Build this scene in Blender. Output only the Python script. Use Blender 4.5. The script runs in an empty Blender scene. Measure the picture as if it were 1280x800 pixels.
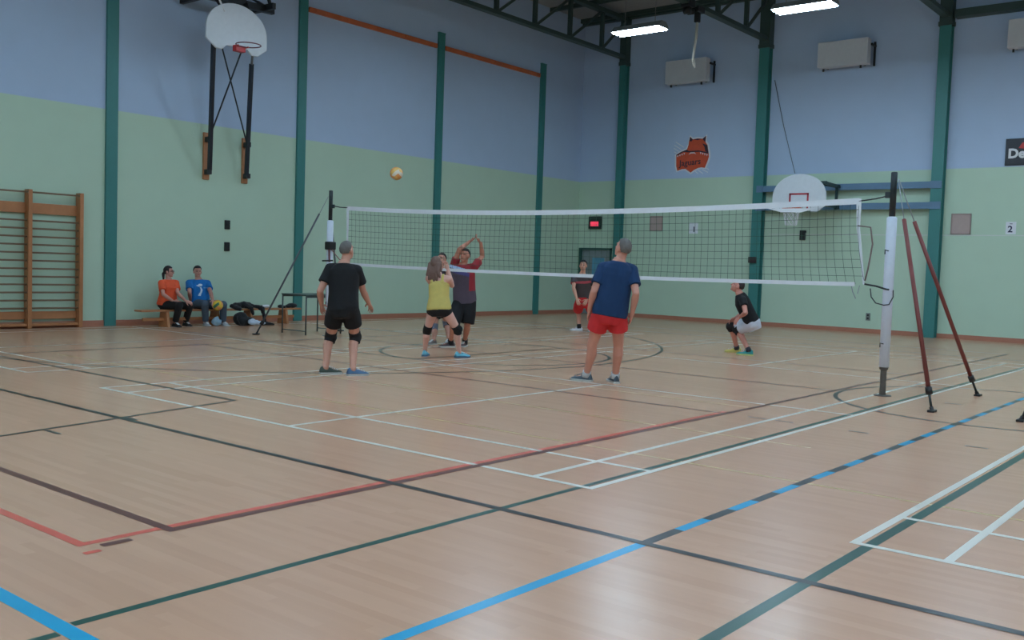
LAMP = 59.0
BALL = (11.3, 11.742, 2.866)
LAPBALL = (11.19, 16.60, .43)
PEOPLE = {  # joints in metres, world frame
  'black': {'pelvis': (7.809, 8.975, 0.8), 'neck': (7.872, 9.053, 1.361), 'head': (7.918, 9.053, 1.519), 'shL': (7.774, 9.187, 1.288), 'hipL': (7.755, 9.047, 0.8), 'ankL': (7.721, 9.172, 0.085), 'knL': (7.855, 9.253, 0.447), 'elL': (7.628, 9.197, 1.013), 'wrL': (7.761, 9.321, 0.841), 'hdL': (7.851, 9.405, 0.724), 'aimL': (0.9, -0.436, 0), 'shR': (7.965, 8.923, 1.279), 'hipR': (7.863, 8.903, 0.8), 'ankR': (7.88, 8.856, 0.085), 'knR': (8.037, 9.003, 0.459), 'elR': (8.12, 8.97, 1.024), 'wrR': (8.297, 9.056, 0.869), 'hdR': (8.417, 9.114, 0.764), 'aimR': (0.922, -0.388, 0), 'tf': (0.797, 0.604, 0), 'pf': (0.797, 0.604, 0), 'hf': (0.948, 0.239, 0.208)},
  'yellow': {'pelvis': (10.337, 9.767, 0.723), 'neck': (10.363, 9.828, 1.238), 'head': (10.358, 9.862, 1.39), 'shL': (10.306, 9.967, 1.174), 'hipL': (10.3, 9.846, 0.723), 'ankL': (10.463, 10.159, 0.085), 'knL': (10.36, 10.022, 0.411), 'elL': (10.534, 10.099, 1.052), 'wrL': (10.644, 10.113, 1.27), 'hdL': (10.658, 10.098, 1.379), 'aimL': (0.819, 0.574, 0), 'shR': (10.429, 9.679, 1.173), 'hipR': (10.374, 9.689, 0.723), 'ankR': (10.734, 9.706, 0.085), 'knR': (10.601, 9.631, 0.43), 'elR': (10.664, 9.828, 1.075), 'wrR': (10.648, 9.904, 1.312), 'hdR': (10.621, 9.933, 1.43), 'aimR': (0.978, -0.208, 0), 'tf': (0.906, 0.423, 0), 'pf': (0.906, 0.423, 0), 'hf': (0.948, 0.184, 0.259)},
  'maroon': {'pelvis': (12.123, 10.87, 0.775), 'neck': (12.092, 10.904, 1.405), 'head': (12.092, 10.874, 1.546), 'shL': (12.183, 10.732, 1.358), 'hipL': (12.166, 10.787, 0.775), 'ankL': (12.31, 11.009, 0.085), 'knL': (12.098, 10.778, 0.39), 'elL': (12.427, 10.774, 1.551), 'wrL': (12.283, 10.694, 1.763), 'hdL': (12.227, 10.755, 1.854), 'aimL': (-0.889, -0.458, 0), 'shR': (12.02, 11.054, 1.359), 'hipR': (12.08, 10.953, 0.775), 'ankR': (11.954, 11.014, 0.085), 'knR': (11.811, 10.841, 0.394), 'elR': (12.005, 10.925, 1.643), 'wrR': (12.216, 10.886, 1.785), 'hdR': (12.269, 10.828, 1.842), 'aimR': (-0.922, 0.387, 0), 'tf': (-0.889, -0.458, 0), 'pf': (-0.889, -0.458, 0), 'hf': (-0.968, -0.21, 0.139)},
  'hidden': {'pelvis': (12.474, 11.771, 0.686), 'neck': (12.399, 11.705, 1.309), 'head': (12.383, 11.678, 1.477), 'shL': (12.441, 11.536, 1.234), 'hipL': (12.495, 11.686, 0.686), 'ankL': (12.442, 11.505, 0.085), 'knL': (12.633, 11.75, 0.329), 'elL': (12.242, 11.378, 1.094), 'wrL': (12.36, 11.514, 1.258), 'hdL': (12.441, 11.607, 1.369), 'aimL': (-0.914, -0.406, 0), 'shR': (12.357, 11.875, 1.234), 'hipR': (12.453, 11.856, 0.686), 'ankR': (12.1, 11.545, 0.085), 'knR': (12.371, 11.792, 0.248), 'elR': (12.183, 11.684, 1.083), 'wrR': (12.079, 11.533, 1.252), 'hdR': (12.009, 11.433, 1.365), 'aimR': (-0.971, -0.241, 0), 'tf': (-0.971, -0.241, 0), 'pf': (-0.971, -0.241, 0), 'hf': (-0.956, -0.237, 0.174)},
  'blue': {'pelvis': (9.718, 6.384, 0.866), 'neck': (9.784, 6.32, 1.5), 'head': (9.788, 6.279, 1.649), 'shL': (9.667, 6.466, 1.408), 'hipL': (9.658, 6.458, 0.866), 'ankL': (9.872, 6.792, 0.085), 'knL': (9.725, 6.625, 0.472), 'elL': (9.532, 6.499, 1.119), 'wrL': (9.626, 6.611, 0.893), 'hdL': (9.688, 6.686, 0.742), 'aimL': (-0.101, 0.995, 0), 'shR': (9.885, 6.199, 1.391), 'hipR': (9.778, 6.309, 0.866), 'ankR': (10.036, 6.475, 0.085), 'knR': (9.919, 6.371, 0.484), 'elR': (9.785, 6.068, 1.119), 'wrR': (9.866, 6.163, 0.876), 'hdR': (9.919, 6.225, 0.716), 'aimR': (0.618, 0.786, 0), 'tf': (0.779, 0.627, 0), 'pf': (0.779, 0.627, 0), 'hf': (0.227, 0.899, 0.375)},
  'door': {'pelvis': (17.582, 12.234, 0.671), 'neck': (17.425, 12.196, 1.288), 'head': (17.399, 12.164, 1.463), 'shL': (17.488, 12.024, 1.209), 'hipL': (17.614, 12.148, 0.671), 'ankL': (17.906, 12.173, 0.085), 'knL': (17.905, 12.209, 0.42), 'elL': (17.662, 12.068, 0.961), 'wrL': (17.514, 12.104, 0.731), 'hdL': (17.421, 12.127, 0.585), 'aimL': (-0.996, -0.091, 0), 'shR': (17.362, 12.367, 1.209), 'hipR': (17.55, 12.321, 0.671), 'ankR': (17.752, 12.457, 0.085), 'knR': (17.791, 12.545, 0.439), 'elR': (17.199, 12.256, 0.969), 'wrR': (17.154, 12.129, 0.748), 'hdR': (17.124, 12.044, 0.6), 'aimR': (-0.646, 0.764, 0), 'tf': (-0.938, -0.345, 0), 'pf': (-0.938, -0.345, 0), 'hf': (-0.935, -0.344, 0.087)},
  'crouch': {'pelvis': (15.539, 7.265, 0.541), 'neck': (15.43, 7.492, 1.055), 'head': (15.416, 7.521, 1.185), 'shL': (15.263, 7.331, 0.939), 'hipL': (15.453, 7.232, 0.541), 'ankL': (15.479, 7.288, 0.085), 'knL': (15.577, 7.577, 0.422), 'elL': (15.068, 7.183, 0.746), 'wrL': (15.237, 7.363, 0.665), 'hdL': (15.204, 7.432, 0.579), 'aimL': (-0.403, 0.915, 0), 'shR': (15.648, 7.546, 0.94), 'hipR': (15.625, 7.298, 0.541), 'ankR': (15.799, 7.669, 0.085), 'knR': (15.601, 7.713, 0.468), 'elR': (15.859, 7.592, 0.725), 'wrR': (15.621, 7.624, 0.628), 'hdR': (15.587, 7.696, 0.568), 'aimR': (-0.511, 0.859, 0), 'tf': (-0.354, 0.935, 0), 'pf': (-0.354, 0.935, 0), 'hf': (-0.365, 0.83, 0.423)},
  'orange': {'pelvis': (10.435, 17.166, 0.418), 'neck': (10.454, 17.153, 0.919), 'head': (10.452, 17.154, 1.068), 'shL': (10.627, 17.178, 0.845), 'hipL': (10.522, 17.178, 0.418), 'ankL': (10.791, 17.082, 0.085), 'knL': (10.707, 16.819, 0.401), 'elL': (10.532, 16.964, 0.661), 'wrL': (10.584, 16.766, 0.514), 'hdL': (10.647, 16.727, 0.485), 'aimL': (-0.033, -0.999, 0), 'shR': (10.281, 17.129, 0.845), 'hipR': (10.347, 17.153, 0.418), 'ankR': (10.478, 16.945, 0.085), 'knR': (10.433, 16.742, 0.424), 'elR': (10.21, 16.94, 0.632), 'wrR': (10.408, 16.899, 0.494), 'hdR': (10.496, 16.845, 0.48), 'aimR': (-0.033, -0.999, 0), 'tf': (0.141, -0.99, 0), 'pf': (0.141, -0.99, 0), 'hf': (0.617, -0.787, 0)},
  'seatblue': {'pelvis': (11.167, 17.172, 0.427), 'neck': (11.135, 17.193, 0.926), 'head': (11.121, 17.203, 1.078), 'shL': (11.309, 17.134, 0.847), 'hipL': (11.255, 17.142, 0.427), 'ankL': (11.481, 16.825, 0.085), 'knL': (11.383, 16.692, 0.433), 'elL': (11.215, 16.888, 0.681), 'wrL': (11.144, 16.695, 0.53), 'hdL': (11.095, 16.563, 0.427), 'aimL': (-0.064, -0.998, 0), 'shR': (10.962, 17.251, 0.847), 'hipR': (11.08, 17.201, 0.427), 'ankR': (11.155, 16.947, 0.085), 'knR': (11.019, 16.778, 0.448), 'elR': (10.843, 17.039, 0.658), 'wrR': (10.965, 17.198, 0.491), 'hdR': (11.046, 17.304, 0.38), 'aimR': (-0.236, -0.972, 0), 'tf': (-0.32, -0.947, 0), 'pf': (-0.32, -0.947, 0), 'hf': (-0.32, -0.947, 0)},
}
import bpy, bmesh, math, random
import numpy as np
from mathutils import Vector, Matrix
random.seed(7)
sc = bpy.context.scene
COL = sc.collection
V = Vector
PI = math.pi

# ------------------------------------------------------------------ helpers
def s2l(c):
    return tuple((x/12.92 if x <= .04045 else ((x+.055)/1.055)**2.4) for x in c)
MATS = {}
def mat(name, rgb, rough=.5, metal=0., noise=.06, nscale=12., spec=.5, emit=None, estr=0., bump=0., sheen=0., alpha=None):
    """Principled material with a slight procedural unevenness; rgb is sRGB 0-255."""
    if name in MATS: return MATS[name]
    m = bpy.data.materials.new(name); m.use_nodes = True
    nt = m.node_tree; b = nt.nodes['Principled BSDF']
    c = s2l([v/255 for v in rgb])
    b.inputs['Roughness'].default_value = rough
    b.inputs['Metallic'].default_value = metal
    b.inputs['Specular IOR Level'].default_value = spec
    tc = nt.nodes.new('ShaderNodeTexCoord'); nz = nt.nodes.new('ShaderNodeTexNoise')
    nz.inputs['Scale'].default_value = nscale; nz.inputs['Detail'].default_value = 3
    nt.links.new(tc.outputs['Object'], nz.inputs['Vector'])
    mx = nt.nodes.new('ShaderNodeMix'); mx.data_type = 'RGBA'
    mx.inputs[6].default_value = (*[v*(1-noise) for v in c], 1)
    mx.inputs[7].default_value = (*[min(1, v*(1+noise)) for v in c], 1)
    nt.links.new(nz.outputs['Fac'], mx.inputs[0]); nt.links.new(mx.outputs[2], b.inputs['Base Color'])
    if bump:
        bp = nt.nodes.new('ShaderNodeBump'); bp.inputs['Strength'].default_value = bump; bp.inputs['Distance'].default_value = .01
        nt.links.new(nz.outputs['Fac'], bp.inputs['Height']); nt.links.new(bp.outputs['Normal'], b.inputs['Normal'])
    if emit:
        b.inputs['Emission Color'].default_value = (*s2l([v/255 for v in emit]), 1)
        b.inputs['Emission Strength'].default_value = estr
    if sheen: b.inputs['Sheen Weight'].default_value = sheen
    if alpha is not None:
        b.inputs['Transmission Weight'].default_value = alpha
        b.inputs['IOR'].default_value = 1.2
    MATS[name] = m
    return m

def frame(d, hint=(0, 0, 1)):
    d = V(d).normalized(); h = V(hint)
    if abs(d.dot(h.normalized())) > .98: h = V((1, 0, 0)) if abs(d.x) < .9 else V((0, 1, 0))
    u = h.cross(d).normalized(); v = d.cross(u).normalized()
    return u, v, d

class MB:
    """collects shapes that become one mesh object"""
    def __init__(s): s.v = []; s.f = []; s.mi = []; s.cur = 0
    def add(s, vs, fs):
        o = len(s.v); s.v += [tuple(x) for x in vs]; s.f += [tuple(i+o for i in f) for f in fs]; s.mi += [s.cur]*len(fs)
        return s
    def slot(s, i): s.cur = i; return s
    def box(s, x0, x1, y0, y1, z0, z1):
        vs = [(x, y, z) for z in (z0, z1) for y in (y0, y1) for x in (x0, x1)]
        return s.add(vs, [(0, 2, 3, 1), (4, 5, 7, 6), (0, 1, 5, 4), (2, 6, 7, 3), (0, 4, 6, 2), (1, 3, 7, 5)])
    def rbox(s, c, size, rot=(0, 0, 0), bev=.0):
        """box (optionally bevelled) centred at c, euler-rotated"""
        bm = bmesh.new(); bmesh.ops.create_cube(bm, size=1)
        for v in bm.verts: v.co = V((v.co.x*size[0], v.co.y*size[1], v.co.z*size[2]))
        if bev: bmesh.ops.bevel(bm, geom=bm.edges[:], offset=bev, segments=2, affect='EDGES', profile=.6)
        from mathutils import Euler
        M = Matrix.Translation(V(c)) @ Euler(rot).to_matrix().to_4x4()
        bm.verts.index_update()
        vs = [M @ v.co for v in bm.verts]; fs = [[v.index for v in f.verts] for f in bm.faces]; bm.free()
        return s.add(vs, fs)
    def beam(s, p0, p1, w, h, hint=(0, 0, 1)):
        p0 = V(p0); p1 = V(p1); u, v, d = frame(p1-p0, hint)
        vs = [p+u*a*w/2+v*b*h/2 for p in (p0, p1) for a, b in ((-1, -1), (1, -1), (1, 1), (-1, 1))]
        return s.add(vs, [(3, 2, 1, 0), (4, 5, 6, 7), (0, 1, 5, 4), (1, 2, 6, 5), (2, 3, 7, 6), (3, 0, 4, 7)])
    def loft(s, rings, cap=True):
        """rings: list of point lists with equal counts"""
        n = len(rings[0]); vs = [p for r in rings for p in r]; fs = []
        for k in range(len(rings)-1):
            for i in range(n):
                j = (i+1) % n; fs.append((k*n+i, k*n+j, (k+1)*n+j, (k+1)*n+i))
        if cap:
            fs.append(tuple(reversed(range(n)))); fs.append(tuple((len(rings)-1)*n+i for i in range(n)))
        return s.add(vs, fs)
    def ring(s, c, u, v, a, b, n=20):
        c = V(c); return [c+u*(a*math.cos(2*PI*i/n))+v*(b*math.sin(2*PI*i/n)) for i in range(n)]
    def tube(s, pts, r, n=10, cap=True, hint=(0, 0, 1)):
        pts = [V(p) for p in pts]; rs = r if isinstance(r, (list, tuple)) else [r]*len(pts)
        rings = []; pu = None
        for i, p in enumerate(pts):
            d = (pts[min(i+1, len(pts)-1)]-pts[max(i-1, 0)])
            if pu is None: u, v, d = frame(d, hint)
            else:
                d = d.normalized(); u = (pu-d*pu.dot(d)).normalized(); v = d.cross(u)
            pu = u; rings.append(s.ring(p, u, v, rs[i], rs[i], n))
        return s.loft(rings, cap)
    def capsule(s, p0, p1, r0, r1, n=14):
        p0 = V(p0); p1 = V(p1); u, v, d = frame(p1-p0); rings = []
        for k in range(0, 5):
            a = -PI/2+k*PI/8*.999+.02; rings.append(s.ring(p0+d*r0*math.sin(a), u, v, r0*math.cos(a), r0*math.cos(a), n))
        for k in range(0, 5):
            a = k*PI/8*.99; rings.append(s.ring(p1+d*r1*math.sin(a), u, v, max(.001, r1*math.cos(a)), max(.001, r1*math.cos(a)), n))
        return s.loft(rings)
    def ellipsoid(s, c, u, v, w, a, b, cc, n=20, m=12):
        c = V(c); rings = []
        for k in range(m+1):
            t = -PI/2+PI*k/m; r = max(.004, math.cos(t)); rings.append([c+V(u)*(a*r*math.cos(2*PI*i/n))+V(v)*(b*r*math.sin(2*PI*i/n))+V(w)*(cc*math.sin(t)) for i in range(n)])
        return s.loft(rings)
    def sphere(s, c, r, n=20, m=12): return s.ellipsoid(c, V((1, 0, 0)), V((0, 1, 0)), V((0, 0, 1)), r, r, r, n, m)
    def lathe(s, c, prof, n=20):
        return s.loft([s.ring(V(c)+V((0, 0, z)), V((1, 0, 0)), V((0, 1, 0)), r, r, n) for r, z in prof])
    def prism(s, pts, ext):
        """polygon pts (3D, planar) pushed along ext; closed solid"""
        n = len(pts); ext = V(ext); a = [V(p) for p in pts]; b = [p+ext for p in a]
        fs = [tuple(reversed(range(n))), tuple(range(n, 2*n))]+[(i, (i+1) % n, n+(i+1) % n, n+i) for i in range(n)]
        return s.add(a+b, fs)
    def quad(s, a, b, c, d): return s.add([a, b, c, d], [(0, 1, 2, 3)])
    def mesh(s, name):
        me = bpy.data.meshes.new(name); me.from_pydata(s.v, [], s.f); me.update()
        bm = bmesh.new(); bm.from_mesh(me); bmesh.ops.recalc_face_normals(bm, faces=bm.faces[:]); bm.to_mesh(me); bm.free()
        return me
    def build(s, name, mats, parent=None, smooth=False, origin=None, bevel=0):
        me = s.mesh(name); o = bpy.data.objects.new(name, me); COL.objects.link(o)
        ms = mats if isinstance(mats, (list, tuple)) else [mats]
        for m in ms: me.materials.append(m)
        if len(ms) > 1: me.polygons.foreach_set('material_index', s.mi)
        if smooth: me.polygons.foreach_set('use_smooth', [True]*len(me.polygons))
        if origin is not None:
            me.transform(Matrix.Translation(-V(origin))); o.location = origin
        if bevel:
            b = o.modifiers.new('bevel', 'BEVEL'); b.width = bevel; b.segments = 2; b.limit_method = 'ANGLE'
        if parent is not None:
            o.parent = parent
            # meshes are modelled in world space: cancel the parent's location
            pl = V((0, 0, 0)); p = parent
            while p is not None: pl += p.location; p = p.parent
            if origin is not None: o.location = V(origin)-pl
            else: me.transform(Matrix.Translation(-pl))
        return o

def tag(o, label=None, cat=None, group=None, kind=None):
    if label: o['label'] = label
    if cat: o['category'] = cat
    if group: o['group'] = group
    if kind: o['kind'] = kind
    return o
def thing(name, loc, label, cat, group=None):
    o = bpy.data.objects.new(name, None); COL.objects.link(o); o.location = loc; o.empty_display_size = .1
    return tag(o, label, cat, group)
def struct(o): o['kind'] = 'structure'; return o
def copy_tree(o, parent=None):
    c = o.copy(); COL.objects.link(c)
    if parent is not None: c.parent = parent
    for ch in list(o.children): copy_tree(ch, c)
    return c
def text_mb(body, size, origin, right, up, depth=.004, bold=0.):
    """lettering as solid mesh: origin is the lower left corner of the text"""
    cu = bpy.data.curves.new('lettering', 'FONT'); cu.body = body; cu.size = size; cu.extrude = depth; cu.offset = bold; cu.resolution_u = 3
    o = bpy.data.objects.new('lettering', cu); COL.objects.link(o)
    bpy.context.view_layer.update()
    dg = bpy.context.evaluated_depsgraph_get(); me = bpy.data.meshes.new_from_object(o.evaluated_get(dg))
    bpy.data.objects.remove(o)
    r = V(right).normalized(); u = V(up).normalized(); n = r.cross(u); mb = MB()
    mb.add([V(origin)+r*v.co.x+u*v.co.y+n*v.co.z for v in me.vertices], [tuple(p.vertices) for p in me.polygons])
    return mb

# ------------------------------------------------------------------ camera
cam = bpy.data.cameras.new('camera'); cam.sensor_width = 36; cam.lens = 1209.4*36/1280; cam.clip_start = .05; cam.clip_end = 200
co = bpy.data.objects.new('camera', cam); COL.objects.link(co); sc.camera = co
co.matrix_world = Matrix.Translation((0, 0, 1.387)) @ (Matrix.Rotation(math.radians(-50.949), 4, 'Z') @ Matrix.Rotation(math.radians(86.849), 4, 'X') @ Matrix.Rotation(math.radians(1.914), 4, 'Z'))
sc.view_settings.view_transform = 'Standard'; sc.view_settings.look = 'None'; sc.view_settings.gamma = 1
sc.view_settings.use_curve_mapping = False
sc.view_settings.exposure = EXPOSURE = 0.0
w = bpy.data.worlds.new('world'); sc.world = w; w.use_nodes = True
w.node_tree.nodes['Background'].inputs[0].default_value = (.01, .012, .014, 1)

# ------------------------------------------------------------------ room shell
XR, YL, XN, YN, ZC = 24.9, 17.65, -1.6, -12.6, 9.05       # right wall x, left wall y, near walls, ceiling
ZB = 4.10                                                  # where the green paint stops
M_green = mat('mint_green_wall_paint', (188, 212, 188), .55, noise=.03, nscale=2.5, spec=.3)
M_blue = mat('grey_blue_wall_paint', (178, 198, 222), .6, noise=.03, nscale=2.5, spec=.3)
M_teal = mat('teal_steel_paint', (58, 126, 121), .45, noise=.05)
M_dteal = mat('dark_teal_steel_paint', (54, 74, 68), .5, noise=.08)
M_wood = mat('orange_brown_wood', (178, 118, 74), .45, noise=.18, nscale=9)
M_base = mat('red_brown_baseboard', (176, 116, 92), .5, noise=.1)
M_deck = mat('grey_ceiling_deck', (150, 152, 150), .8, noise=.05)
M_white = mat('white_paint', (226, 226, 226), .4, noise=.03)
M_black = mat('black_steel', (24, 26, 28), .45, noise=.1)
M_grey = mat('grey_steel', (128, 130, 130), .4, metal=.4)

def wall(name, a, b, zs, mats):
    mb = MB()
    a = V((a[0], a[1], 0)); b = V((b[0], b[1], 0)); n = V((a.y-b.y, b.x-a.x, 0)).normalized()*.2
    for i, (z0, z1) in enumerate(zip(zs, zs[1:])):
        mb.slot(i)
        A = a+V((0, 0, z0)); B = b+V((0, 0, z0)); C = b+V((0, 0, z1)); D = a+V((0, 0, z1))
        mb.prism([A, B, C, D], n)
    return struct(mb.build(name, mats))
# wall solids lie outside the room
wall('wall_left', (XR+.2, YL), (XN-.2, YL), (0, ZB, ZC), [M_green, M_blue]) if False else None
def slab_wall(name, box, split=True):
    x0, x1, y0, y1 = box; mb = MB()
    if split:
        mb.slot(0).box(x0, x1, y0, y1, 0, ZB); mb.slot(1).box(x0, x1, y0, y1, ZB, ZC)
    return struct(mb.build(name, [M_green, M_blue]))
slab_wall('wall_left', (XN-.2, XR+.2, YL, YL+.2))
slab_wall('wall_near', (XN-.2, XN, YN, YL))
slab_wall('wall_far_side', (XN-.2, XR+.2, YN-.2, YN))
DY0, DY1, DZ = 16.36, 17.56, 2.05                          # doorway in the right wall
mb = MB(); X0, X1 = XR, XR+.2
mb.slot(0).box(X0, X1, YN, DY0, 0, ZB); mb.box(X0, X1, DY1, YL, 0, ZB); mb.box(X0, X1, DY0, DY1, DZ, ZB); mb.slot(1).box(X0, X1, YN, YL, ZB, ZC)
struct(mb.build('wall_right', [M_green, M_blue]))
struct(MB().box(XN-.2, XR+.2, YN-.2, YL+.2, ZC, ZC+.2).build('ceiling', M_deck))
# baseboards
struct(MB().box(XN, XR, YL-.02, YL, 0, .11).build('baseboard_left', M_base))
mb = MB().box(XR-.02, XR, YN, DY0-.06, 0, .11); struct(mb.build('baseboard_right', M_base))
# thin pale line across the right wall
struct(MB().box(XR-.004, XR, 2.2, 11.3, 2.488, 2.512).build('trim_1', mat('pale_line', (205, 214, 204), .5)))
# horizontal beam under the roof along the right wall, right of the third column
struct(MB().box(XR-.28, XR, YN, 6.75, 7.66, 7.84).build('trim_2', M_dteal))
# perimeter beam where the right wall meets the roof
struct(MB().box(XR-.16, XR, 7.1, YL, 8.88, 9.05).build('trim_3', M_dteal))
# purlins under the deck
mb = MB()
for k in range(16): mb.box(1.0+1.575*k, 1.1+1.575*k, YN, YL, 8.93, 9.05)
struct(mb.build('trim_4', M_dteal))

# door in the far corner
d = struct(MB().box(XR+.05, XR+.10, DY0+.05, DY1-.05, .01, DZ-.05).build('door_1', mat('grey_door_paint', (128, 138, 140), .4)))
fr = MB().box(XR-.05, XR+.14, DY1-.07, DY1, 0, DZ).box(XR-.05, XR+.14, DY0, DY0+.05, 0, DZ).box(XR-.05, XR+.14, DY0, DY1, DZ-.05, DZ)
fr.build('door_frame', mat('green_door_frame', (34, 82, 74), .45), d)
pn = MB().box(XR+.035, XR+.06, 16.66, 17.1, 1.05, 1.75).build('door_window', mat('blue_glass', (92, 150, 176), .15), d)
MB().tube([(XR+.05, 16.50, .98), (XR-.01, 16.50, .98), (XR-.01, 16.62, .98)], .012).build('door_handle', M_grey, d, smooth=True)

# ------------------------------------------------------------------ floor with painted lines
def floor_mat():
    m = bpy.data.materials.new('maple_floor'); m.use_nodes = True; nt = m.node_tree; b = nt.nodes['Principled BSDF']
    N = nt.nodes.new; Lk = nt.links.new
    tc = N('ShaderNodeTexCoord'); 
    sx = N('ShaderNodeSeparateXYZ'); Lk(tc.outputs['Object'], sx.inputs[0])
    def mth(op, a, b):
        q = N('ShaderNodeMath'); q.operation = op
        for k, v_ in enumerate((a, b)):
            if v_ is None: continue
            if isinstance(v_, (int, float)): q.inputs[k].default_value = v_
            else: Lk(v_, q.inputs[k])
        return q.outputs[0]
    row = mth('FLOOR', mth('DIVIDE', sx.outputs['X'], .057), None)
    wr = N('ShaderNodeTexWhiteNoise'); wr.noise_dimensions = '1D'; Lk(row, wr.inputs['W'])
    plank = mth('FLOOR', mth('ADD', mth('DIVIDE', sx.outputs['Y'], 1.1), mth('MULTIPLY', wr.outputs['Value'], 7.3)), None)
    cmb = N('ShaderNodeCombineXYZ'); Lk(row, cmb.inputs[0]); Lk(plank, cmb.inputs[1])
    wn = N('ShaderNodeTexWhiteNoise'); wn.noise_dimensions = '2D'; Lk(cmb.outputs[0], wn.inputs['Vector'])
    br = N('ShaderNodeMix'); br.data_type = 'RGBA'; Lk(wn.outputs['Value'], br.inputs[0])
    br.inputs[6].default_value = (*s2l([.836, .634, .506]), 1); br.inputs[7].default_value = (*s2l([.862, .661, .533]), 1)
    mp2 = N('ShaderNodeMapping'); mp2.inputs['Scale'].default_value = (9, .7, 1); Lk(tc.outputs['Object'], mp2.inputs['Vector'])
    nz = N('ShaderNodeTexNoise'); nz.inputs['Scale'].default_value = 2.2; nz.inputs['Detail'].default_value = 5; Lk(mp2.outputs['Vector'], nz.inputs['Vector'])
    rp = N('ShaderNodeMapRange'); rp.inputs['To Min'].default_value = .95; rp.inputs['To Max'].default_value = 1.05; Lk(nz.outputs['Fac'], rp.inputs['Value'])
    mx = N('ShaderNodeMix'); mx.data_type = 'RGBA'; mx.blend_type = 'MULTIPLY'; mx.inputs[0].default_value = 1
    Lk(br.outputs[2], mx.inputs[6]); Lk(rp.outputs['Result'], mx.inputs[7]); Lk(mx.outputs[2], b.inputs['Base Color'])
    b.inputs['Roughness'].default_value = .25
    b.inputs['Specular IOR Level'].default_value = .5
    return m
LINE = dict(white=(238, 228, 212), green=(40, 84, 70), dark=(56, 52, 48), blue=(22, 166, 210), brown=(112, 62, 52), coral=(232, 104, 84), yellow=(214, 180, 116), grey=(120, 100, 84))
names = list(LINE)
fl_m = [floor_mat()]+[mat('floor_line_'+k, LINE[k], .28, noise=.05, nscale=6) for k in names]
F = MB(); F.slot(0).box(XN-.2, XR+.2, YN-.2, YL+.2, -.2, 0)
def line_x(c, y, x0, x1, w=.05, lvl=0):                   # runs along x
    F.slot(1+names.index(c)); z = .0004+.0003*lvl; F.quad((x0, y-w/2, z), (x1, y-w/2, z), (x1, y+w/2, z), (x0, y+w/2, z))
def line_y(c, x, y0, y1, w=.05, lvl=0):
    F.slot(1+names.index(c)); z = .0005+.0003*lvl; F.quad((x-w/2, y0, z), (x+w/2, y0, z), (x+w/2, y1, z), (x-w/2, y1, z))
ARC_Z = [.00018]
def arc(c, cx, cy, r, a0, a1, w=.05, lvl=0, n=64):
    F.slot(1+names.index(c)); z = .0004+.0003*lvl+ARC_Z[len(ARC_Z)-1]; ARC_Z.append(ARC_Z[-1]+.00003); pts = []
    for i in range(n+1):
        a = math.radians(a0+(a1-a0)*i/n); pts.append((math.cos(a), math.sin(a)))
    for (c0, s0), (c1, s1) in zip(pts, pts[1:]):
        F.quad((cx+c0*(r-w/2), cy+s0*(r-w/2), z), (cx+c0*(r+w/2), cy+s0*(r+w/2), z), (cx+c1*(r+w/2), cy+s1*(r+w/2), z), (cx+c1*(r-w/2), cy+s1*(r-w/2), z))
# three badminton courts side by side
for yo in (1.73-6.1, 3.41, 11.19):
    ya, yb = yo, yo+6.1; xa, xb = 5.05, 18.43
    for y in (ya, ya+.46, yb-.46, yb): line_x('white', y, xa-.02, xb+.02, .048, 3)
    for x in (xa, xa+.75, xb-.75, xb, 9.76, 13.72): line_y('white', x, ya, yb, .048, 3)
    line_x('white', ya+3.05, xa, 9.76, .048, 3); line_x('white', ya+3.05, 13.72, xb, .048, 3)
# volleyball court (brown), attack lines, centre line
line_x('brown', 4.35, 2.66, 20.7, .055, 4); line_x('brown', 13.36, 2.66, 20.7, .055, 4)
line_y('brown', 2.685, 4.35, 13.36, .055, 4); line_y('brown', 20.7, 4.35, 13.36, .055, 4)
for x in (8.78, 14.66): line_y('brown', x, 4.35, 13.36, .04, 4)
line_y('brown', 11.70, 4.35, 13.36, .045, 4)
line_x('brown', 4.335, 2.31, 2.46, .05, 5)
# coral court line just outside the brown one
line_x('coral', 4.415, 2.25, 8.9, .05, 3); line_y('coral', 2.25, 4.39, 13.4, .05, 3)
line_x('coral', 4.27, 2.19, 2.27, .04, 3)
# basketball (black): long side, centre line with blue dashes, circles
line_y('dark', 4.23, YN+1, 15.9, .055, 6); line_y('dark', 19.25, YN+1, 15.9, .055, 6)
line_x('blue', 2.515, XN+.3, 4.2, .062, 2)
x = 4.2
line_x('dark', 2.515, 4.2, 4.59, .062, 2); x = 4.59; k = 0
while x < 19.2:
    line_x('blue' if k % 2 == 0 else 'dark', 2.515, x, x+.312, .062, 2); x += .312; k += 1
arc('dark', 11.86, 2.45, 1.83, 0, 360, .05, 1)
arc('dark', 11.8, 14.4, 6.52, 180, 360, .05, 1, 96)
arc('dark', 11.8, 9.9, 1.82, 0, 360, .05, 1)
for x in (9.98, 13.62): line_x('dark', 9.9, 9.98, 13.62, .05, 1); line_y('dark', x, 9.9, 15.9, .05, 1)
# key of the cross court
line_y('dark', 5.57, 7.95, 13.2, .045, 5); F.slot(1+names.index('dark')); z = .0019
F.quad((-.8, 6.56, z), (5.57, 7.93, z), (5.57, 7.975, z), (-.8, 6.605, z))
for x, y in ((4.28, 7.7), (3.52, 7.47)): line_y('dark', x, y-.22, y, .04, 5)
# green lines
line_x('green', 3.475, 1.74, 19.5, .048, 1); line_x('green', 3.42, 1.2, 1.66, .048, 1)
line_x('green', 1.655, -1.0, 19.5, .062, 1)
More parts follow.
